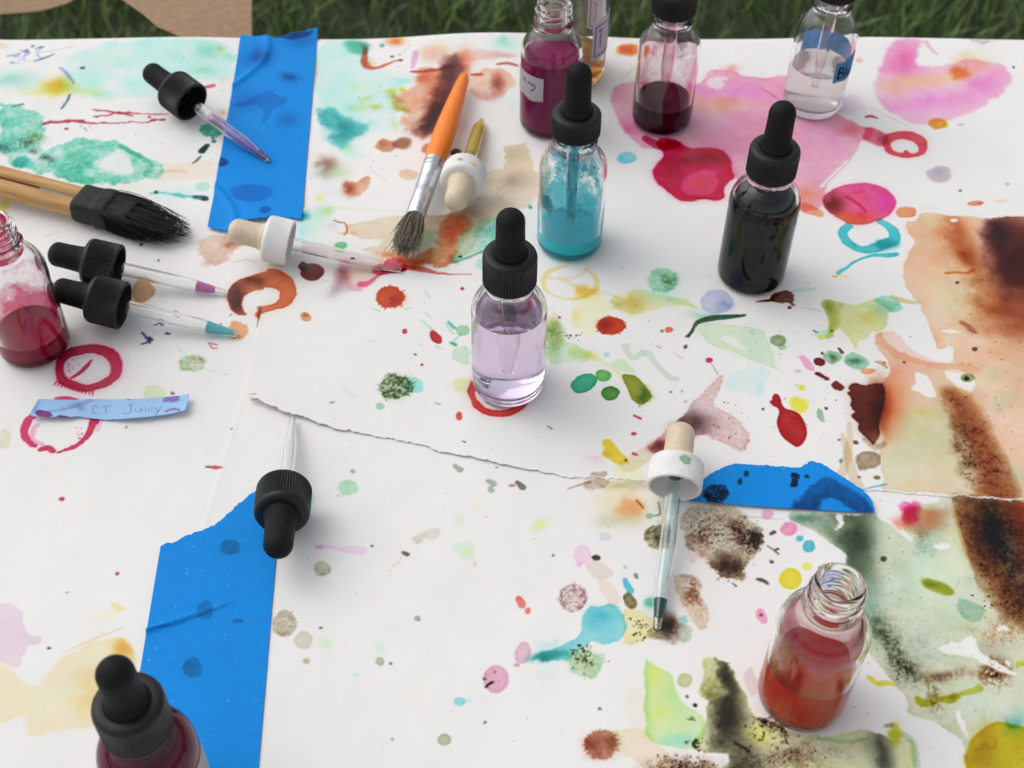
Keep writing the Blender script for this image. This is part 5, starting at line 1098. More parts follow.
def tp_bl(c):
    for x, y, rx, ry in ((231, 548, 10, 8), (204, 611, 8, 10), (193, 668, 9, 9)): c.ell(x, y, rx, ry, "a0c0c0", .85, .6, .8, gran=.4, rim=.3)
    c.ell(239, 622, 6, 2, "a0b4b4", .8); c.stroke("150,631,.7 175,625,.8 205,615,.7 230,604,.6", "a8c0d8", .8)
    c.stroke("162,546,1 190,533,1.6 215,523,1 236,510,1", "e8f0ff", -.8) if False else None
def z_bl(X, Y, u, v):
    x0, y0 = TA(148.0, 631.0); x1, y1 = TA(232.0, 603.0)
    t = ((X - x0) * (x1 - x0) + (Y - y0) * (y1 - y0)) / ((x1 - x0) ** 2 + (y1 - y0) ** 2)
    d = ((X - x0) * (y1 - y0) - (Y - y0) * (x1 - x0)) / math.hypot(x1 - x0, y1 - y0)
    return pz(X, Y) + 0.0005 + 0.0015 * np.exp(-(d / 0.0012) ** 2) * np.clip(1.1 - t, 0, 1)
tape("112,840 160,842 210,844 252,846", "161,546 172,543 185,537 200,531 215,525 228,514 240,503 251,494 262,486 283,478", 200, 420, tp_bl, z_bl,
     "wide blue tape strip at the front left with three faint spots and a crease", jt=.0012)
def tp_mid(c):
    for x, y, rx, ry in ((746, 476, 2.6, 3.2), (740, 484, 2, 3), (806, 477, 2.6, 2)): c.ell(x, y, rx, ry, "5a6a5a", 1, .4)
    c.poly("789,475 794,473 799,477 797,482 799,486 794,489 789,487 791,482", "703c4c", 1.1, .4, .6); c.ell(717, 495, 12, 8, "5a5a64", .95, .8, 1.2, gran=1.0)
    c.poly("792,509 802,500 814,488 822,480 836,482 852,492 866,502 872,516 858,516 845,508 838,502 826,500 820,506 818,516 800,516", "7090a4", .9, 1.4, 1.2, mott=.8)
def z_mid(X, Y, u, v):
    return pz(X, Y) + 0.0019 + 0.0004 * np.sin(X * 90) * v - 0.0004
tape("690,503 705,504 730,506 757,508 790,510 830,512 874,514", "690,492 696,485 705,480 715,474 726,468 738,465 750,466 773,467 798,469 805,466 811,462 822,466 830,471 839,477 850,484 861,491 868,497 872,503 874,512", 360, 120, tp_mid, z_mid,
     "short torn piece of blue tape right of the white dropper", jt=.0008)

# light blue paper tape label with handwriting
def tp_strip(c):
    W = "7f88b4"
    for s in ("99,408,.35 95,407,.4 93,411,.4 95,415,.4 99,414,.35", "102,408,.35 111,407,.4", "106,408,.35 107,414,.4", "128,407,.35 134,407,.4", "131,407,.4 132,414,.45 128,417,.4 123,415,.35", "136,411,.35 137,415,.4 141,415,.35 142,411,.35 143,415,.35", "146,411,.35 147,415,.4", "154,411,.35 150,412,.35 150,415,.4 154,414,.35", "157,411,.35 159,415,.35 163,409,.35", "160,414,.35 156,419,.4"):
        c.stroke(s, W, .6, .12, 0, wk=.8)
    for s in ("68,406,.3 72,410,.3 76,405,.3", "80,406,.3 83,411,.3 87,406,.3", "60,408,.3 66,412,.3"): c.stroke(s, W, .3, .12, 0)
    c.poly("37,414 44,412 52,415 55,419 46,421 38,419", "c84a80", .9, .3, .5); c.poly("58,419 64,417 70,419 70,423 58,423", "c04078", 1, .3); c.glow(78, 409, 5, 3, "c8b0d4", .7); c.stroke("52,414,1.4 66,411,2.2 80,406,2.2 92,401,2", "d8c8ea", .7, .5, .8)
    c.glow(172, 404, 8, 3, "d0a0c8", .7); c.poly("160,403 170,400 182,400 178,405 168,407", "c48cc0", .8, .5, 1); c.stroke("166,415,1 174,413,1.4 180,415,1", "cc88b0", .7); c.glow(36, 408, 5, 8, "b0a8dc", .8); c.stroke("128,400,.8 130,401,.8", "504048", 1)
def z_strip(X, Y, u, v):
    return pz(X, Y) + 0.0010 + 0.0024 * np.clip((u - .45) / .55, 0, 1) ** 1.5 + 0.0022 * np.clip((.25 - u) / .25, 0, 1) + 0.0012 * np.sin(u * 7) ** 2 * (1 - v)
tape("31,418 36,420 41,419.5 52,420 66,420 80,418 92,419.5 104,420.5 118,421.5 129,422 143,421.5 160,419 175,417 187,415", "40,403 60,402 90,400 129,401 160,400.5 175,400 190.5,398.5", 300, 60, tp_strip, z_strip,
     "small light blue tape label with faint handwriting, lying over a red ring", name="tape_label", base=tuple(lin("9fc6ec")), jb=.0004, cat="label", res=0.00018, mat=painted("light_blue_tape", .7, .2, wet=False))
# ------------------------------------------------------------------ bottles and droppers (millimetres in the profiles)
def mm(p, s=1.0): return [(r * .001 * s, z * .001 * s) for r, z in p]

OUT = [(0, 1.2), (6, 1.0), (11, 0.4), (12.6, 0.0), (13.8, 0.05), (14.9, 0.5), (15.8, 1.5), (16.3, 3.0), (16.5, 5), (16.5, 15), (16.5, 30), (16.5, 45.5), (16.4, 48), (15.9, 50.6), (15.0, 53.0), (13.7, 55.2), (12.0, 57.2), (10.6, 58.5), (9.7, 59.5), (9.35, 60.6), (9.3, 61.8),
       (9.5, 62.2), (10.3, 62.6), (10.6, 63.3), (10.6, 64.2), (10.2, 65.0), (9.3, 65.5)] + [(8.75, 65.8 + .36 * i) for i in range(26)] + [(8.7, 75.2), (8.5, 76.0), (8.1, 76.4), (7.4, 76.5)]
INN = [(6.7, 76.2), (6.3, 75.4), (6.2, 73), (6.2, 62), (6.5, 60.2), (7.6, 58.6), (9.6, 57.2), (11.4, 55.6), (13.0, 53.3), (14.1, 50.8), (14.7, 48), (14.85, 45), (14.9, 30), (14.9, 9), (14.6, 6.2), (13.6, 4.4), (11.5, 3.6), (6, 3.9), (0, 4.2)]

def thread(a, r, z):
    zm = z * 1000; rm = r * 1000
    if 65.6 < zm < 75.4 and rm > 8:
        d = 0
        for k in range(-1, 4):
            zh = 66.8 + 3.3 * (a / (2 * math.pi) + k)
            if 66.6 < zh < 74.6: d = max(d, math.exp(-((zm - zh) / .62) ** 2))
        rm += 0.95 * d
    return rm * .001

def r_in(z):
    P = sorted([(b, a) for a, b in INN if a > 0 and b > 4.3])
    return float(np.interp(z, [p[0] for p in P], [p[1] for p in P]))

GLASS_ME = {}
def glass_body(parent, mat, s=1.0):
    key = (mat.name, s)
    if key in GLASS_ME:
        o = bpy.data.objects.new("glass_body", GLASS_ME[key]); COL.objects.link(o); o.parent = parent; return o
    o = obj("glass_body", lathe(mm(OUT + INN, 1.0), 96, rfun=thread), mat, parent, 50)
    if s != 1.0:
        for v in o.data.vertices: v.co *= s
    GLASS_ME[key] = o.data
    return o

def liquid(parent, level, mat, s=1.0, name="ink"):
    e = .18
    P = [(0, 4.2 - e), (6, 3.9 - e), (11.5, 3.6 - e), (13.6 + e, 4.4 - e), (14.6 + e, 6.2), (14.9 + e, 9)]
    z = 9.0
    while z + 3 < level: z += 3; P.append((r_in(z) + e, z))
    rl = r_in(level)
    P += [(rl + e, level + .5), (rl - .7, level + .12), (rl - 2, level), (rl * .5, level), (0, level)]
    return obj(name, lathe(mm(P, s), 72), mat, parent, 50)

def film_shell(parent, z0, z1, mat, s=1.0, name="dried_ink", gap=.09):
    P = []
    z = z0
    while z < z1: P.append((r_in(z) - gap, z)); z += 1.5
    P.append((r_in(z1) - gap, z1))
    return obj(name, lathe(mm(P, s), 72), mat, parent, 60)

def ribs(n, lo, hi, rmin, depth=.34):
    def f(a, r, z):
        zm = z * 1000
        if lo < zm < hi and r * 1000 > rmin:
            c = math.cos(a * n)
            return r - depth * .001 * (0.5 - 0.5 * max(-1, min(1, c * 1.8)))
        return r
    return f

CAPP = [(3.4, 6.2), (4.2, 6.2), (4.3, 10.6), (9.7, 10.6), (9.9, 10.2), (9.9, 1), (10.2, .1), (10.7, 0), (11.3, .35), (11.5, .9), (11.5, 1.4), (11.5, 7), (11.5, 13.4), (11.45, 13.9), (11.2, 14.8), (10.7, 15.6), (9.9, 16.1), (9.0, 16.3), (7.6, 16.3), (7.2, 15.9), (3.4, 15.8)]
BULB = [(0, 15.0), (6.9, 15.0), (7.4, 15.8), (7.45, 16.9), (7.0, 17.9), (6.5, 19), (6.25, 21), (6.1, 26), (6.0, 31), (6.0, 34.2)] + [(6.0 * math.cos(t), 34.2 + 6.1 * math.sin(t)) for t in np.linspace(.18, 1.45, 8)] + [(0, 40.35)]
CAP_ME = {}
def cap_mesh(kind):
    if kind not in CAP_ME:
        n = 62 if kind == 'black' else 90
        a = obj("cap", lathe(mm(CAPP), n * 4, rfun=ribs(n, 1.2, 13.6, 11.3, .55 if kind == 'black' else .2), close=True), MAT['black_plastic'] if kind == 'black' else MAT['white_plastic'], None, 38)
        b = obj("rubber_bulb", lathe(mm(BULB), 56), MAT['black_rubber'] if kind == 'black' else MAT['cream_rubber'], None, 50)
        CAP_ME[kind] = (a.data, b.data)
        bpy.data.objects.remove(a); bpy.data.objects.remove(b)
    return CAP_ME[kind]

def add_cap(parent, kind, z=0.0, rot=0.0, cs=1.0, bs=0.93):
    a, b = cap_mesh(kind)
    for nm, me in (("cap", a), ("rubber_bulb", b)):
        o = bpy.data.objects.new(nm, me); COL.objects.link(o); o.parent = parent; o.rotation_euler = (0, 0, rot)
        if nm == "cap": o.location = (0, 0, z); o.scale = (1, 1, cs)
        else: o.location = (0, 0, z + .0158 * cs - .0158 * bs); o.scale = (1, 1, bs)

def pipette(parent, L, top=14.0, z=0.0, mat=None, r=3.4, fill=None, coat=None, blunt=1.0):
    """L = length below the cap opening in mm; fill = (from, to, material), measured from the tip; coat = film inside"""
    def ro(k):      # outer radius at distance k mm from the tip
        return float(np.interp(k, [0, .3 * blunt, 1.5 * blunt, 5 * blunt, 10 * blunt, 15 * blunt, 19 * blunt, 30], [1.15, 1.5, 1.6, 1.9, 2.4, 3.0, r, r]))
    def ri(k): return max(.6, ro(k) - .85)
    ks = [0, .3, 1, 2.5, 5, 7.5, 10, 12.5, 15, 17, 19, 24, 35, L, L + top]
    P = [(ro(k), k - L) for k in ks] + [(ri(k), k - L) for k in reversed(ks)]
    P = [(a, b + z * 1000) for a, b in P]
    o = obj("pipette", lathe(mm(P), 40, close=True), mat or MAT['tube_glass'], parent, 40)
    if fill:
        a, b, m = fill
        kk = np.linspace(a, b, 10)
        Q = [(0, a - L)] + [(ri(k) + .04, k - L) for k in kk] + [(0, b - L + .3)]
        Q = [(p, q + z * 1000) for p, q in Q]
        f = obj("ink", lathe(mm(Q), 28), m, o, 50)
    if coat:
        a, b, m = coat
        kk = np.linspace(a, b, 14)
        Q = [(ri(k) - .05, k - L + z * 1000) for k in kk]
        f = obj("dried_ink", lathe(mm(Q), 28), m, o, 50)
    return o

def label_patch(parent, name, th0, th1, z0, z1, base, fn, s=1.0, wob=0.0, thick=.25):
    """paper label wrapped on the body; fn paints on a canvas in mm: u along the label, v up"""
    R = 16.5 * s + .06
    W = rad(th1 - th0) * R
    n, m = max(20, int(W / .25)), max(10, int((z1 - z0) / .25))
    U, V = np.meshgrid(np.linspace(0, W, n), np.linspace(0, z1 - z0, m))
    c = Canvas(-.001, W * .001 + .001, -.001, (z1 - z0) * .001 + .001, .00012, tf=lambda a, b: (np.asarray(a, float) * .001, np.asarray(b, float) * .001), seen=[1, 1, 1], seed=5)
    fn(c, W, z1 - z0)
    col = c.sample(U * .001, V * .001, base)
    th = rad(th0) + U / R
    zz = z0 + V + wob * np.sin(U * .5) * (1 - V / (z1 - z0))
    RR = (R + thick) * .001
    X, Y, Z = RR * np.cos(th), RR * np.sin(th), zz * .001
    return grid_obj(name, X, Y, Z, col, LABEL_MAT, parent)
LABEL_MAT = painted("label_paper", .7, .15, wet=False)
def _thin(m):
    """thin paper: half of the light passes through"""
    nt = m.node_tree; b = nt.nodes["Principled BSDF"]; src = b.inputs["Base Color"].links[0].from_socket
    tl = N(nt, "ShaderNodeBsdfTranslucent"); nt.links.new(src, tl.inputs["Color"])
    mx = N(nt, "ShaderNodeMixShader"); mx.inputs[0].default_value = .5
    nt.links.new(b.outputs[0], mx.inputs[1]); nt.links.new(tl.outputs[0], mx.inputs[2]); nt.links.new(mx.outputs[0], nt.nodes["Material Output"].inputs["Surface"])
_thin(LABEL_MAT)

def base_at(u, v): 
    p = T(u, v); p.z = float(pz(p.x, p.y)) + .0007
    return p

def bottle(u, v, label, group, glassm, s=1.0, name="ink_bottle", rotz=0.0, tilt=(0, 0)):
    p = base_at(u, v)
    t = empty(name, p, label=label, cat="bottle", group=group)
    t.rotation_euler = (tilt[0], tilt[1], rotz)
    glass_body(t, glassm, s)
    return t

GA, GB = None, None
def dropper_bottle(u, v, label, glassm, pip=64, fill=None, coat=None, pm=None, rotz=0.0, tilt=(0, 0), cz=.0642, cs=1.0, bs=.93):
    t = bottle(u, v, label, "dropper bottles standing on the paper", glassm, name="dropper_bottle", rotz=rotz, tilt=tilt)
    add_cap(t, 'black', cz, rotz, cs, bs)
    pipette(t, pip, z=.0642, top=9, mat=pm, fill=fill, coat=coat)
    return t

# inks
LILAC = ink("lilac_ink", (0.80, 0.52, 0.78), 26)
BLACKI = ink("black_ink", (0.05, 0.03, 0.03), 2500, ior=1.1, body=(0.004, 0.0035, 0.004), bodyw=1)
WINE = ink("wine_ink", (0.35, 0.03, 0.12), 420, ior=1.1, body=(0.24, 0.004, 0.085), bodyw=.97)
DARKRED = ink("dark_red_ink", (0.45, 0.02, 0.08), 300, ior=1.12, body=(0.09, 0.003, 0.014), bodyw=.5)
CRIM = ink("crimson_ink", (0.62, 0.03, 0.12), 120, ior=1.12, body=(0.32, 0.002, 0.035), bodyw=.97)
RUST = ink("rust_red_ink", (0.75, 0.09, 0.05), 60, ior=1.1, body=(0.60, 0.045, 0.022), bodyw=.92)
TEALI = ink("teal_ink", (0.05, 0.55, 0.62), 120, ior=1.1, body=(0.0, 0.66, 0.78), bodyw=.95)
AMBER = ink("amber_ink", (0.9, 0.6, 0.12), 70, body=(0.6, 0.36, 0.06), bodyw=.2)
PALEP = ink("pale_pink_water", (0.97, 0.88, 0.90), 8, ior=1.25, body=(1, .95, .95), bodyw=.16)
PLUM = ink("plum_ink", (0.4, 0.03, 0.12), 380, ior=1.1, body=(0.15, 0.004, 0.035), bodyw=.9)

# lilac bottle in the centre
t = dropper_bottle(508, 383, "lilac dropper bottle in the centre, standing on a red ring, black bulb cap", MAT['glass'], pip=50)
liquid(t, 47.0, ink("lilac_water", (0.82, 0.64, 0.88), 34)); 

# teal bottle
t = dropper_bottle(569, 243, "teal dropper bottle smeared with dried blue pigment inside, black bulb cap", MAT['glass'], cz=.0685, cs=.72, bs=1.06, pip=62, coat=(3, 60, film("teal_pipette_film", (0.0, 0.62, 0.75), 160, .25, .5, .9, diffuse=.6)))
liquid(t, 10.5, TEALI)
film_shell(t, 5, 58, film("teal_film", (0.0, 0.72, 0.86), 85, .52, .70, .92, zfade=(.012, .046, .30, -.02), diffuse=.7, grain=.45))
film_shell(t, 52, 74, film("teal_neck_film", (0.0, 0.55, 0.64), 140, .45, .62, .9, diffuse=.6, grain=.3), gap=.12)
o = obj("ink_clot", lathe(mm([(0, 27), (2.2, 27.6), (3.6, 29.6), (3.9, 32), (2.9, 34.6), (1.2, 36), (0, 36.2)]), 20), plain("dried_dark_blue_ink", (0.0, 0.045, 0.06), (0.0, 0.09, 0.12), 400, .4, .3), t, 60)
o.matrix_basis = Matrix.Rotation(rad(212), 4, 'Z') @ Matrix.Translation((.0136, 0, 0)) @ Matrix.Diagonal((.22, 1.1, 1, 1))

# dark bottle
t = dropper_bottle(750, 275, "black ink dropper bottle at the right, filled to the shoulder, black bulb cap", MAT['glass'], cs=.9, bs=.99, pip=50)
liquid(t, 49.5, BLACKI)
film_shell(t, 50, 62, film("brown_film", (0.28, 0.14, 0.06), 18, .5, .7, .4, diffuse=.3), gap=.1)

# bottle at the lower left
_p = T(127, 702, .0805)
_d = _p.y * math.cos(PITCH) + CAM_H * math.sin(PITCH)
_u, _v = CX + F_PX * _p.x / _d, 384 - F_PX * (_p.y * math.sin(PITCH) - CAM_H * math.cos(PITCH)) / _d
t = dropper_bottle(_u, _v, "plum coloured dropper bottle at the near left, cut off by the photo's lower edge", MAT['glass'], pip=50)
liquid(t, 56, PLUM)
label_patch(t, "paper_label", -62, 20, 14, 44, (.78, .77, .76), lambda c, W, H: c.poly([(0, 0), (W, 0), (W, 1), (0, 1)], "d8d0d4", .5, sm=0))

# red ink bottle with cap, far
t = dropper_bottle(661, 120, "dropper bottle with dark red ink in its lower third, on the pink wash", MAT['glass'], cz=.0685, cs=.85, pip=50, coat=(3, 48, film("pink_pipette_film", (0.75, 0.12, 0.28), 120, .35, .65, .5, diffuse=.2)))
liquid(t, 15, DARKRED)
film_shell(t, 15, 57, film("pink_film", (0.80, 0.20, 0.36), 60, .42, .72, .62, zfade=(.015, .045, .16, -.04), diffuse=.22, grain=.25))
film_shell(t, 50, 74, film("violet_film", (0.25, 0.07, 0.22), 90, .48, .66, .85, diffuse=.4), gap=.12)

# clear bottle with blue label, far right
t = dropper_bottle(811, 105, "clear dropper bottle with cloudy pale liquid and a blue tape label", MAT['glass'], cz=.0695, cs=.85, pip=50)
liquid(t, 27, PALEP)
def _bl(c, W, H):
    c.stroke("2.6,2.5,.5 2.8,9.5,.5", "141c30", 1.4, .06, 0, wk=1.0)
    for s in ("2.6,9.4,.42 5.2,8.6,.42 5.0,6.6,.42 2.8,6.1,.42", "2.8,6.1,.42 5.8,5.2,.42 5.6,3.0,.42 2.6,2.5,.42", "7.4,9.8,.42 7.6,2.8,.42", "9.2,6.4,.42 9.4,3.4,.42 11,2.8,.42 11.8,6.4,.42 12,2.8,.42"): c.stroke(s, "141c30", 1.4, .06, 0, wk=1.0)
label_patch(t, "tape_label", 284, 486, 25, 38, tuple(lin("5c96cc")), _bl, wob=.35)

# open wine coloured bottle, far centre
t = bottle(549, 124, "open bottle full of wine coloured ink with a small white heart label", "open ink bottles without a cap", MAT['glass'])
liquid(t, 45, WINE)
film_shell(t, 45.5, 56, film("wine_film", (0.5, 0.06, 0.25), 70, .50, .75, .6, zfade=(.045, .054, .2, -.1), diffuse=.3), gap=.1)
def _heart(c, W, H):
    for s in ("13.2,9.2,.28 13.8,10.4,.3 15.0,10.4,.3 15.6,9.2,.3 16.6,10.2,.3 17.8,9.8,.3 17.8,8.4,.3 16.6,6.8,.3 15.2,5.6,.28", "8.6,10.8,.28 9.0,9.6,.3 10.2,9.4,.3", "10.6,11.4,.28 11.0,8.8,.3"): c.stroke(s, "a070b8", 1.2, .08, 0)
label_patch(t, "paper_label", 176, 254, 25, 40, (.80, .78, .80), _heart, wob=-.6)

# tall bottle behind it
t = bottle(570, 74, "taller glass bottle with printed label and amber liquid behind the wine coloured one", None, MAT['glass'], s=1.2)
liquid(t, 11, AMBER, s=1.2)
film_shell(t, 13, 45, film("tan_film", (0.85, 0.79, 0.64), 30, .2, .8, .4, diffuse=.6), s=1.2)
def _frame(c, W, H):
    ink_ = "6a4f8c"
    w = W
    c.poly([(0, 0), (w, 0), (w, H), (0, H)], "d6cadc", .6, sm=0)
    for a, b, d, e in ((2, 2, w - 2, 2), (2, H - 2, w - 2, H - 2), (2, 2, 2, H - 2), (w - 2, 2, w - 2, H - 2), (w * .5, 2, w * .5, H - 2)):
        c.stroke([(a, b, .3), (d, e, .3)], ink_, 1, .08, 0)
    for i in range(4):
        x = 6 + i * (w - 12) / 3.0
        c.stroke([(x - 2, H - 5, .35), (x + 2, H - 5, .35)], ink_, 1, .08, 0); c.stroke([(x, H - 5, .35), (x, 7, .35)], ink_, 1, .08, 0)
label_patch(t, "printed_label", 300, 420, 19, 42, (.80, .77, .82), _frame, s=1.2)

# open bottle at the left edge
t = bottle(36, 346, "open bottle at the left edge with crimson ink, pink stained neck", "open ink bottles without a cap", MAT['glass'])
liquid(t, 12, CRIM)
film_shell(t, 12, 57, film("crimson_film", (0.72, 0.03, 0.17), 42, .50, .64, .9, zfade=(.012, .034, .24, -.03), diffuse=.35, grain=.12))
film_shell(t, 24, 57, film("lilac_haze_film", (0.86, 0.66, 0.82), 20, .35, .8, .45, diffuse=.15), gap=.16, name="ink_haze")
film_shell(t, 58, 76, film("crimson_neck_film", (0.72, 0.02, 0.16), 120, .28, .52, .95, diffuse=.45), gap=.12)

# open bottle at the lower right
t = bottle(800, 696, "open bottle at the lower right, half full of rusty red ink", "open ink bottles without a cap", MAT['glass'])
liquid(t, 25, RUST)
film_shell(t, 25, 50, film("rust_film", (0.62, 0.16, 0.14), 36, .15, .70, .75, zfade=(.025, .05, .16, .0), diffuse=.25))
film_shell(t, 44, 56, film("rose_film", (0.55, 0.12, 0.20), 30, .20, .52, .7, diffuse=.3), gap=.14, name="ink_haze")

# ------------------------------------------------------------------ loose droppers
def loose_dropper(o_px, tip_px, kind, label, zo=.0117, ztip=.0016, roll=0.0, bulb=.76, **kw):
    O = T(o_px[0], o_px[1], zo); O.z += float(pz(O.x, O.y)) - .0026
    Q = T(tip_px[0], tip_px[1], ztip); Q.z += float(pz(Q.x, Q.y)) - .0026
    d = O - Q; L = d.length * 1000
    rot = d.to_track_quat('Z', 'Y').to_matrix().to_4x4() @ Matrix.Rotation(roll, 4, 'Z')
    t = empty("dropper", mat=Matrix.Translation(O) @ rot, label=label, cat="dropper", group="glass droppers lying on the paper")
    add_cap(t, kind, cs=1.0 if kind == 'black' else .8, bs=bulb)
    pipette(t, L, top=13, **kw)
    print("dropper", label[:24], round(L, 1))
    return t

loose_dropper((192, 103), (269, 161), 'black', "black dropper holding purple ink, its tip on the back strip of blue tape",
              bulb=.85, coat=(2, 45, film("purple_pipette_film", (0.55, 0.10, 0.60), 90, .30, .60, .8, diffuse=.3)), fill=(1, 8, ink("purple_brown_ink", (0.35, 0.08, 0.12), 300)))
loose_dropper((119, 268), (225, 293), 'black', "black dropper nearer the black brush, with a drop of pink at its tip", coat=None, fill=(5, 14, ink("pink_ink", (0.85, 0.35, 0.75), 260, ior=1.1, body=(0.85, 0.30, 0.70), bodyw=.6)))
loose_dropper((124, 306), (238, 335), 'black', "black dropper beside the crimson bottle, pale aqua ink at its tip", fill=(2, 15, ink("aqua_ink", (0.35, 0.85, 0.90), 200, ior=1.1, body=(0.25, 0.80, 0.88), bodyw=.55)))
loose_dropper((284.5, 490), (292.5, 419), 'black', "black dropper pointing its bulb to the viewer over the front tape", ztip=.002, bulb=.93)
loose_dropper((291, 244), (401, 270), 'white', "white capped dropper lying left of the orange brush, cream bulb", coat=(1, 50, film("rose_pipette_film", (0.85, 0.55, 0.62), 60, .2, .8, .35, diffuse=.2)), fill=(1, 9, ink("red_ink", (0.85, 0.15, 0.25), 160)))
t = loose_dropper((465, 172), (481.5, 121), 'white', "white capped dropper with yellow ink, right beside the orange brush", blunt=.45, r=3.7, bulb=.85, fill=(0.5, 40, ink("yellow_ink", (0.98, 0.78, 0.10), 90, ior=1.2, body=(1.0, 0.74, 0.04), bodyw=.5)))
W2 = t
t = loose_dropper((674, 489), (657, 630), 'white', "white capped dropper at the torn edge, teal ink in its tip", coat=(12, 70, film("aqua_film", (0.55, 0.80, 0.84), 50, .25, .7, .5, diffuse=.35)), fill=(5, 13, ink("deep_teal_ink", (0.02, 0.45, 0.45), 420, body=(0.0, .2, .2), bodyw=.3)))
W3 = t

def smear(t, th, z0, w, h, col, seed):
    """dab of dried paint on the side of a cap: an irregular patch following its round surface"""
    r_ = random.Random(seed); n = 40; R = .01166
    V = [(R * math.cos(rad(th)), R * math.sin(rad(th)), z0 * .001)]
    for k in range(n):
        a = 2 * math.pi * k / n; q = r_.uniform(.55, 1.0)
        tt = rad(th) + w * .001 / R * .5 * q * math.cos(a); V.append((R * math.cos(tt), R * math.sin(tt), (z0 + h * .5 * q * math.sin(a)) * .001))
    return obj("paint_smear", (V, [(0, 1 + k, 1 + (k + 1) % n) for k in range(n)]), plain("dried_paint", tuple(c * .8 for c in col), col, 900, .5, .2), t, 60)

def facing(t):
    """angle on the cap's side that looks up and towards the front"""
    q = t.matrix_world.to_3x3().inverted() @ Vector((0.0, -.55, .83))
    return math.degrees(math.atan2(q.y, q.x))

smear(W3, facing(W3) + 8, 8.2, 6.5, 4.6, (.30, .50, .32), 3)
smear(W2, facing(W2) - 22, 8, 4, 3, (.88, .66, .30), 5); smear(W2, facing(W2) + 14, 7, 3.2, 3, (.70, .34, .28), 6)

# ------------------------------------------------------------------ brushes
def tapered(pts, r0, r1, n=3):
    """thin bristle: list of points -> 3-sided tube"""
    V, F = [], []
    m = len(pts)
    for i, p in enumerate(pts):
        r = r0 + (r1 - r0) * i / (m - 1)
        d = (pts[min(i + 1, m - 1)] - pts[max(i - 1, 0)]).normalized()
        a = d.orthogonal().normalized(); b = d.cross(a)
        for k in range(n):
            t = 2 * math.pi * k / n
            V.append(tuple(p + a * (r * math.cos(t)) + b * (r * math.sin(t))))
    for i in range(m - 1):
        for k in range(n):
            j = (k + 1) % n; F.append((i * n + k, i * n + j, (i + 1) * n + j, (i + 1) * n + k))
    return V, F

A, Bp = T(467, 78, .0055), T(434, 163, .0095)
Cc, Dd = T(417, 221, .0085), T(405, 268, .0055)
ax = (A - Cc).normalized()
rot = ax.to_track_quat('Z', 'Y').to_matrix().to_4x4()
brush = empty("paint_brush", mat=Matrix.Translation(Bp) @ rot, label="orange handled paint brush with a silver ferrule and grey bristles", cat="paint brush", group="paint brushes on the paper")
L1, L2, L3 = (A - Bp).length * 1000, (Bp - Cc).length * 1000, (Cc - Dd).length * 1000
print("brush", L1, L2, L3)
m, nt, b = M("orange_lacquer")
n_ = noise(nt, 160, 5, .6); nt.links.new(ramp(nt, n_, [(.25, (.82, .16, .006)), (.4, (.93, .215, .007)), (.72, (.96, .24, .010))]), b.inputs["Base Color"]); b.inputs["Roughness"].default_value = .35; bump(nt, b, n_, .1, .0004)
hp = [(p * 1.0, q) for p, q in [(0, 0), (5.0, 0), (5.3, .8), (5.5, 3), (5.8, L1 * .12), (6.0, L1 * .25), (5.8, L1 * .4), (5.3, L1 * .55), (4.6, L1 * .7), (3.8, L1 * .85), (3.2, L1 * .94), (2.4, L1 * .98), (1.2, L1 * .998), (0, L1)]]
obj("handle", lathe(mm(hp), 40), m, brush, 50)
m, nt, b = M("worn_aluminium")
b.inputs["Metallic"].default_value = 1; b.inputs["Roughness"].default_value = .3
n_ = noise(nt, 220, 5, .65); nt.links.new(ramp(nt, n_, [(.35, (.50, .50, .52)), (.65, (.78, .78, .80))]), b.inputs["Base Color"]); bump(nt, b, n_, .12, .0003)
fp = [(p * 1.12, q) for p, q in [(4.55, .6), (4.9, .5), (4.95, -.3), (4.8, -1), (4.8, -3), (4.95, -3.5), (4.8, -4), (4.75, -6.5), (4.9, -7), (4.72, -7.5), (4.6, -L2 * .6), (4.4, -L2 + .4), (4.2, -L2), (3.8, -L2), (3.8, -L2 + 3)]]
fo = obj("ferrule", lathe(mm(fp), 40), m, brush, 40)
fo.data.transform(Matrix.Identity(4))
hair = plain("grey_brown_hair", (.13, .11, .078), (.33, .29, .215), 2500, .7, .1, .3)
rr = random.Random(9)
parts = []
for i in range(760):
    t = rr.uniform(0, 6.283); q = math.sqrt(rr.random()); r0 = 4.4 * q
    sp = 1.0 + rr.gauss(.42, .24)
    l = L3 * rr.uniform(.72, 1.0) * (1.0 - .16 * q)
    P = []
    wob = rr.gauss(0, 1.3); wob2 = rr.gauss(0, 1.0)
    for k in range(6):
        f = k / 5
        bulge = 1 + (sp - 1) * math.sin(min(1.0, f * 1.2) * math.pi * .62) - .35 * f * f
        P.append(Vector(((r0 * bulge * math.cos(t) + wob * f * f * 1.4) * .001, (r0 * bulge * math.sin(t) + wob2 * f * f) * .001, (-L2 + 1 - l * f) * .001)))
    parts.append(tapered(P, .00022, .00007))
parts.append(lathe(mm([(0, -L2 + 1), (4.4, -L2 + 1), (4.2, -L2 - L3 * .25), (0, -L2 - L3 * .5)]), 16))
obj("bristles", merge(*parts), hair, brush)

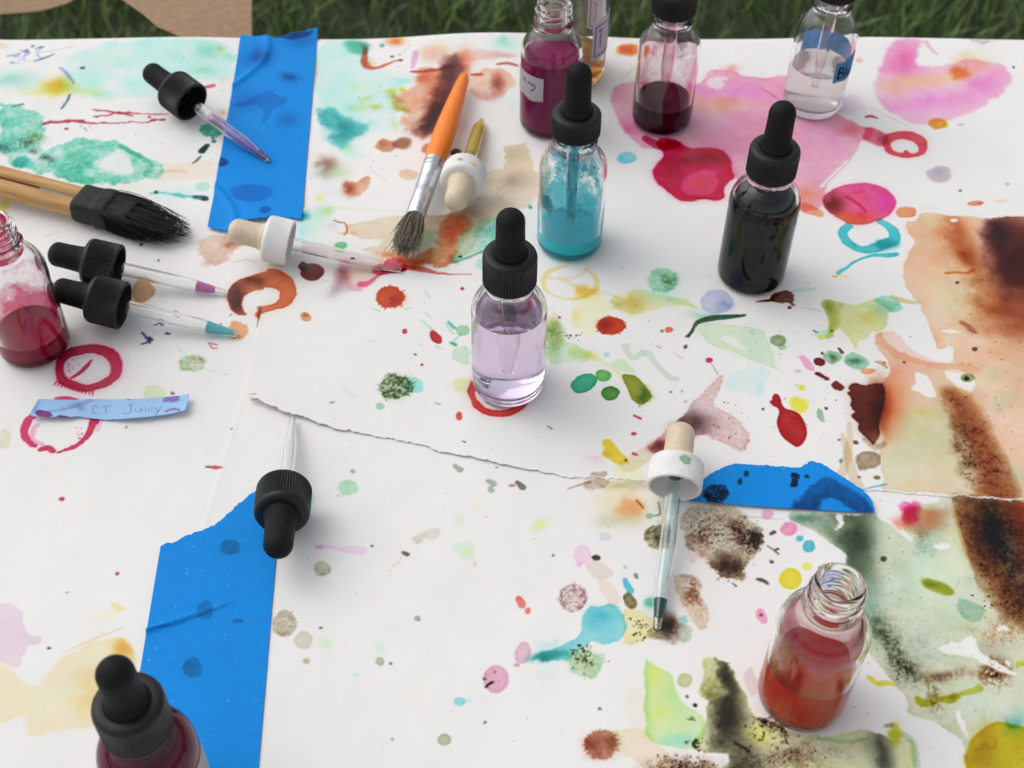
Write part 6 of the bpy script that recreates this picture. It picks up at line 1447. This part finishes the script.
# black bristle brush with a split wooden handle
W0 = T(79, 201, .0095); d0 = (T(183, 229, .0085) - T(0, 181, .0115)).normalized()
side = Vector((0, 0, 1)).cross(d0).normalized(); up = d0.cross(side)
Mb = Matrix((( d0.x, side.x, up.x, W0.x), (d0.y, side.y, up.y, W0.y), (d0.z, side.z, up.z, W0.z), (0, 0, 0, 1)))
bb = empty("paint_brush", mat=Mb, label="black bristle brush with a split wooden handle bound in black tape", cat="paint brush", group="paint brushes on the paper")
m, nt, b = M("pale_wood")
n_ = noise(nt, 40, 6, .65, stretch=(.6, 9, 9)); n2_ = noise(nt, 300, 3, .6, stretch=(.4, 6, 6))
nt.links.new(ramp(nt, n_, [(.3, (.26, .12, .035)), (.5, (.48, .255, .080)), (.7, (.60, .36, .135))]), b.inputs["Base Color"]); b.inputs["Roughness"].default_value = .55; bump(nt, b, n2_, .3, .0004)
def slat(y0, y1, z0, z1, x1=4, bow=0.0):
    V, F = [], []
    n = 24; c = .9
    for i in range(n + 1):
        x = -175 + (x1 + 175) * i / n
        oy = bow * ((x / 175) ** 2)
        ring = [(y0 + c, z0), (y1 - c, z0), (y1, z0 + c), (y1, z1 - c), (y1 - c, z1), (y0 + c, z1), (y0, z1 - c), (y0, z0 + c)]
        V += [(x * .001, (p + oy) * .001, q * .001) for p, q in ring]
    for i in range(n):
        for k in range(8):
            j = (k + 1) % 8; F.append((i * 8 + k, i * 8 + j, (i + 1) * 8 + j, (i + 1) * 8 + k))
    F.append(tuple(reversed(range(8)))); F.append(tuple(n * 8 + k for k in range(8)))
    return V, F
obj("handle", slat(.5, 7.9, -4.6, 3.4, bow=1.4), m, bb, 35)
obj("handle", slat(-7.8, -.4, -5.0, 2.6, bow=-.8), m, bb, 35)
obj("metal_tang", box(-.022, .002, -.0008, .0009, -.004, .0022), metal_grey, bb, 30)
tm = plain("black_cloth_tape", (.008, .008, .0085), (.018, .018, .0185), 260, .55, .6, .25, dist=.0008)
def wrap(x0, x1, ry, rz, seed, tw=0.0):
    r_ = random.Random(seed); V, F = [], []; n, k_ = 10, 40
    for i in range(n + 1):
        f = i / n; x = x0 + (x1 - x0) * f
        e = 1.0 - .07 * (abs(f - .5) * 2) ** 6
        for k in range(k_):
            t = 2 * math.pi * k / k_
            ct, st = math.cos(t), math.sin(t)
            p = 5.0
            q = (abs(ct) ** p + abs(st) ** p) ** (-1 / p)
            w = 1 + .018 * math.sin(3 * t + f * 3 + seed) + .012 * math.sin(9 * t + seed * 2 + f * 5)
            V.append(((x + tw * st) * .001, ry * q * ct * e * w * .001, (rz * q * st * e * w - .6) * .001))
    for i in range(n):
        for k in range(k_):
            j = (k + 1) % k_; F.append((i * k_ + k, i * k_ + j, (i + 1) * k_ + j, (i + 1) * k_ + k))
    F.append(tuple(reversed(range(k_)))); F.append(tuple(n * k_ + k for k in range(k_)))
    return V, F
obj("tape_binding", merge(wrap(0, 13, 9.4, 6.8, 1, .8), wrap(11.5, 20, 10.0, 7.2, 2, -.8)), tm, bb, 45)
bl = plain("black_bristle", (.004, .004, .004), (.013, .0125, .012), 2500, .55, .05, .2)
parts = []
for i in range(620):
    y0 = rr.uniform(-9.2, 9.2); z0 = rr.uniform(-6.8, 5.9)
    l = rr.uniform(19, 45) * (1 - .28 * abs(y0 - 1) / 11) + 1
    k1 = rr.uniform(-.28, .16); jy, jz = rr.gauss(0, 1.6), rr.gauss(0, 1.2)
    P = []
    for k in range(6):
        f = k / 5
        P.append(Vector(((19 + l * f) * .001, (y0 * (1 + .20 * math.sin(f * 2.4) - .14 * f * f) + jy * f * f) * .001, (z0 * (1 + .1 * f - .55 * f * f) + jz * f * f - 3.0 * f * f) * .001)))
    parts.append(tapered(P, .00030, .00011))
parts.append(merge(wrap(19, 32, 8.8, 6.2, 5)))
obj("bristles", merge(*parts), bl, bb)
bpy.context.view_layer.update()
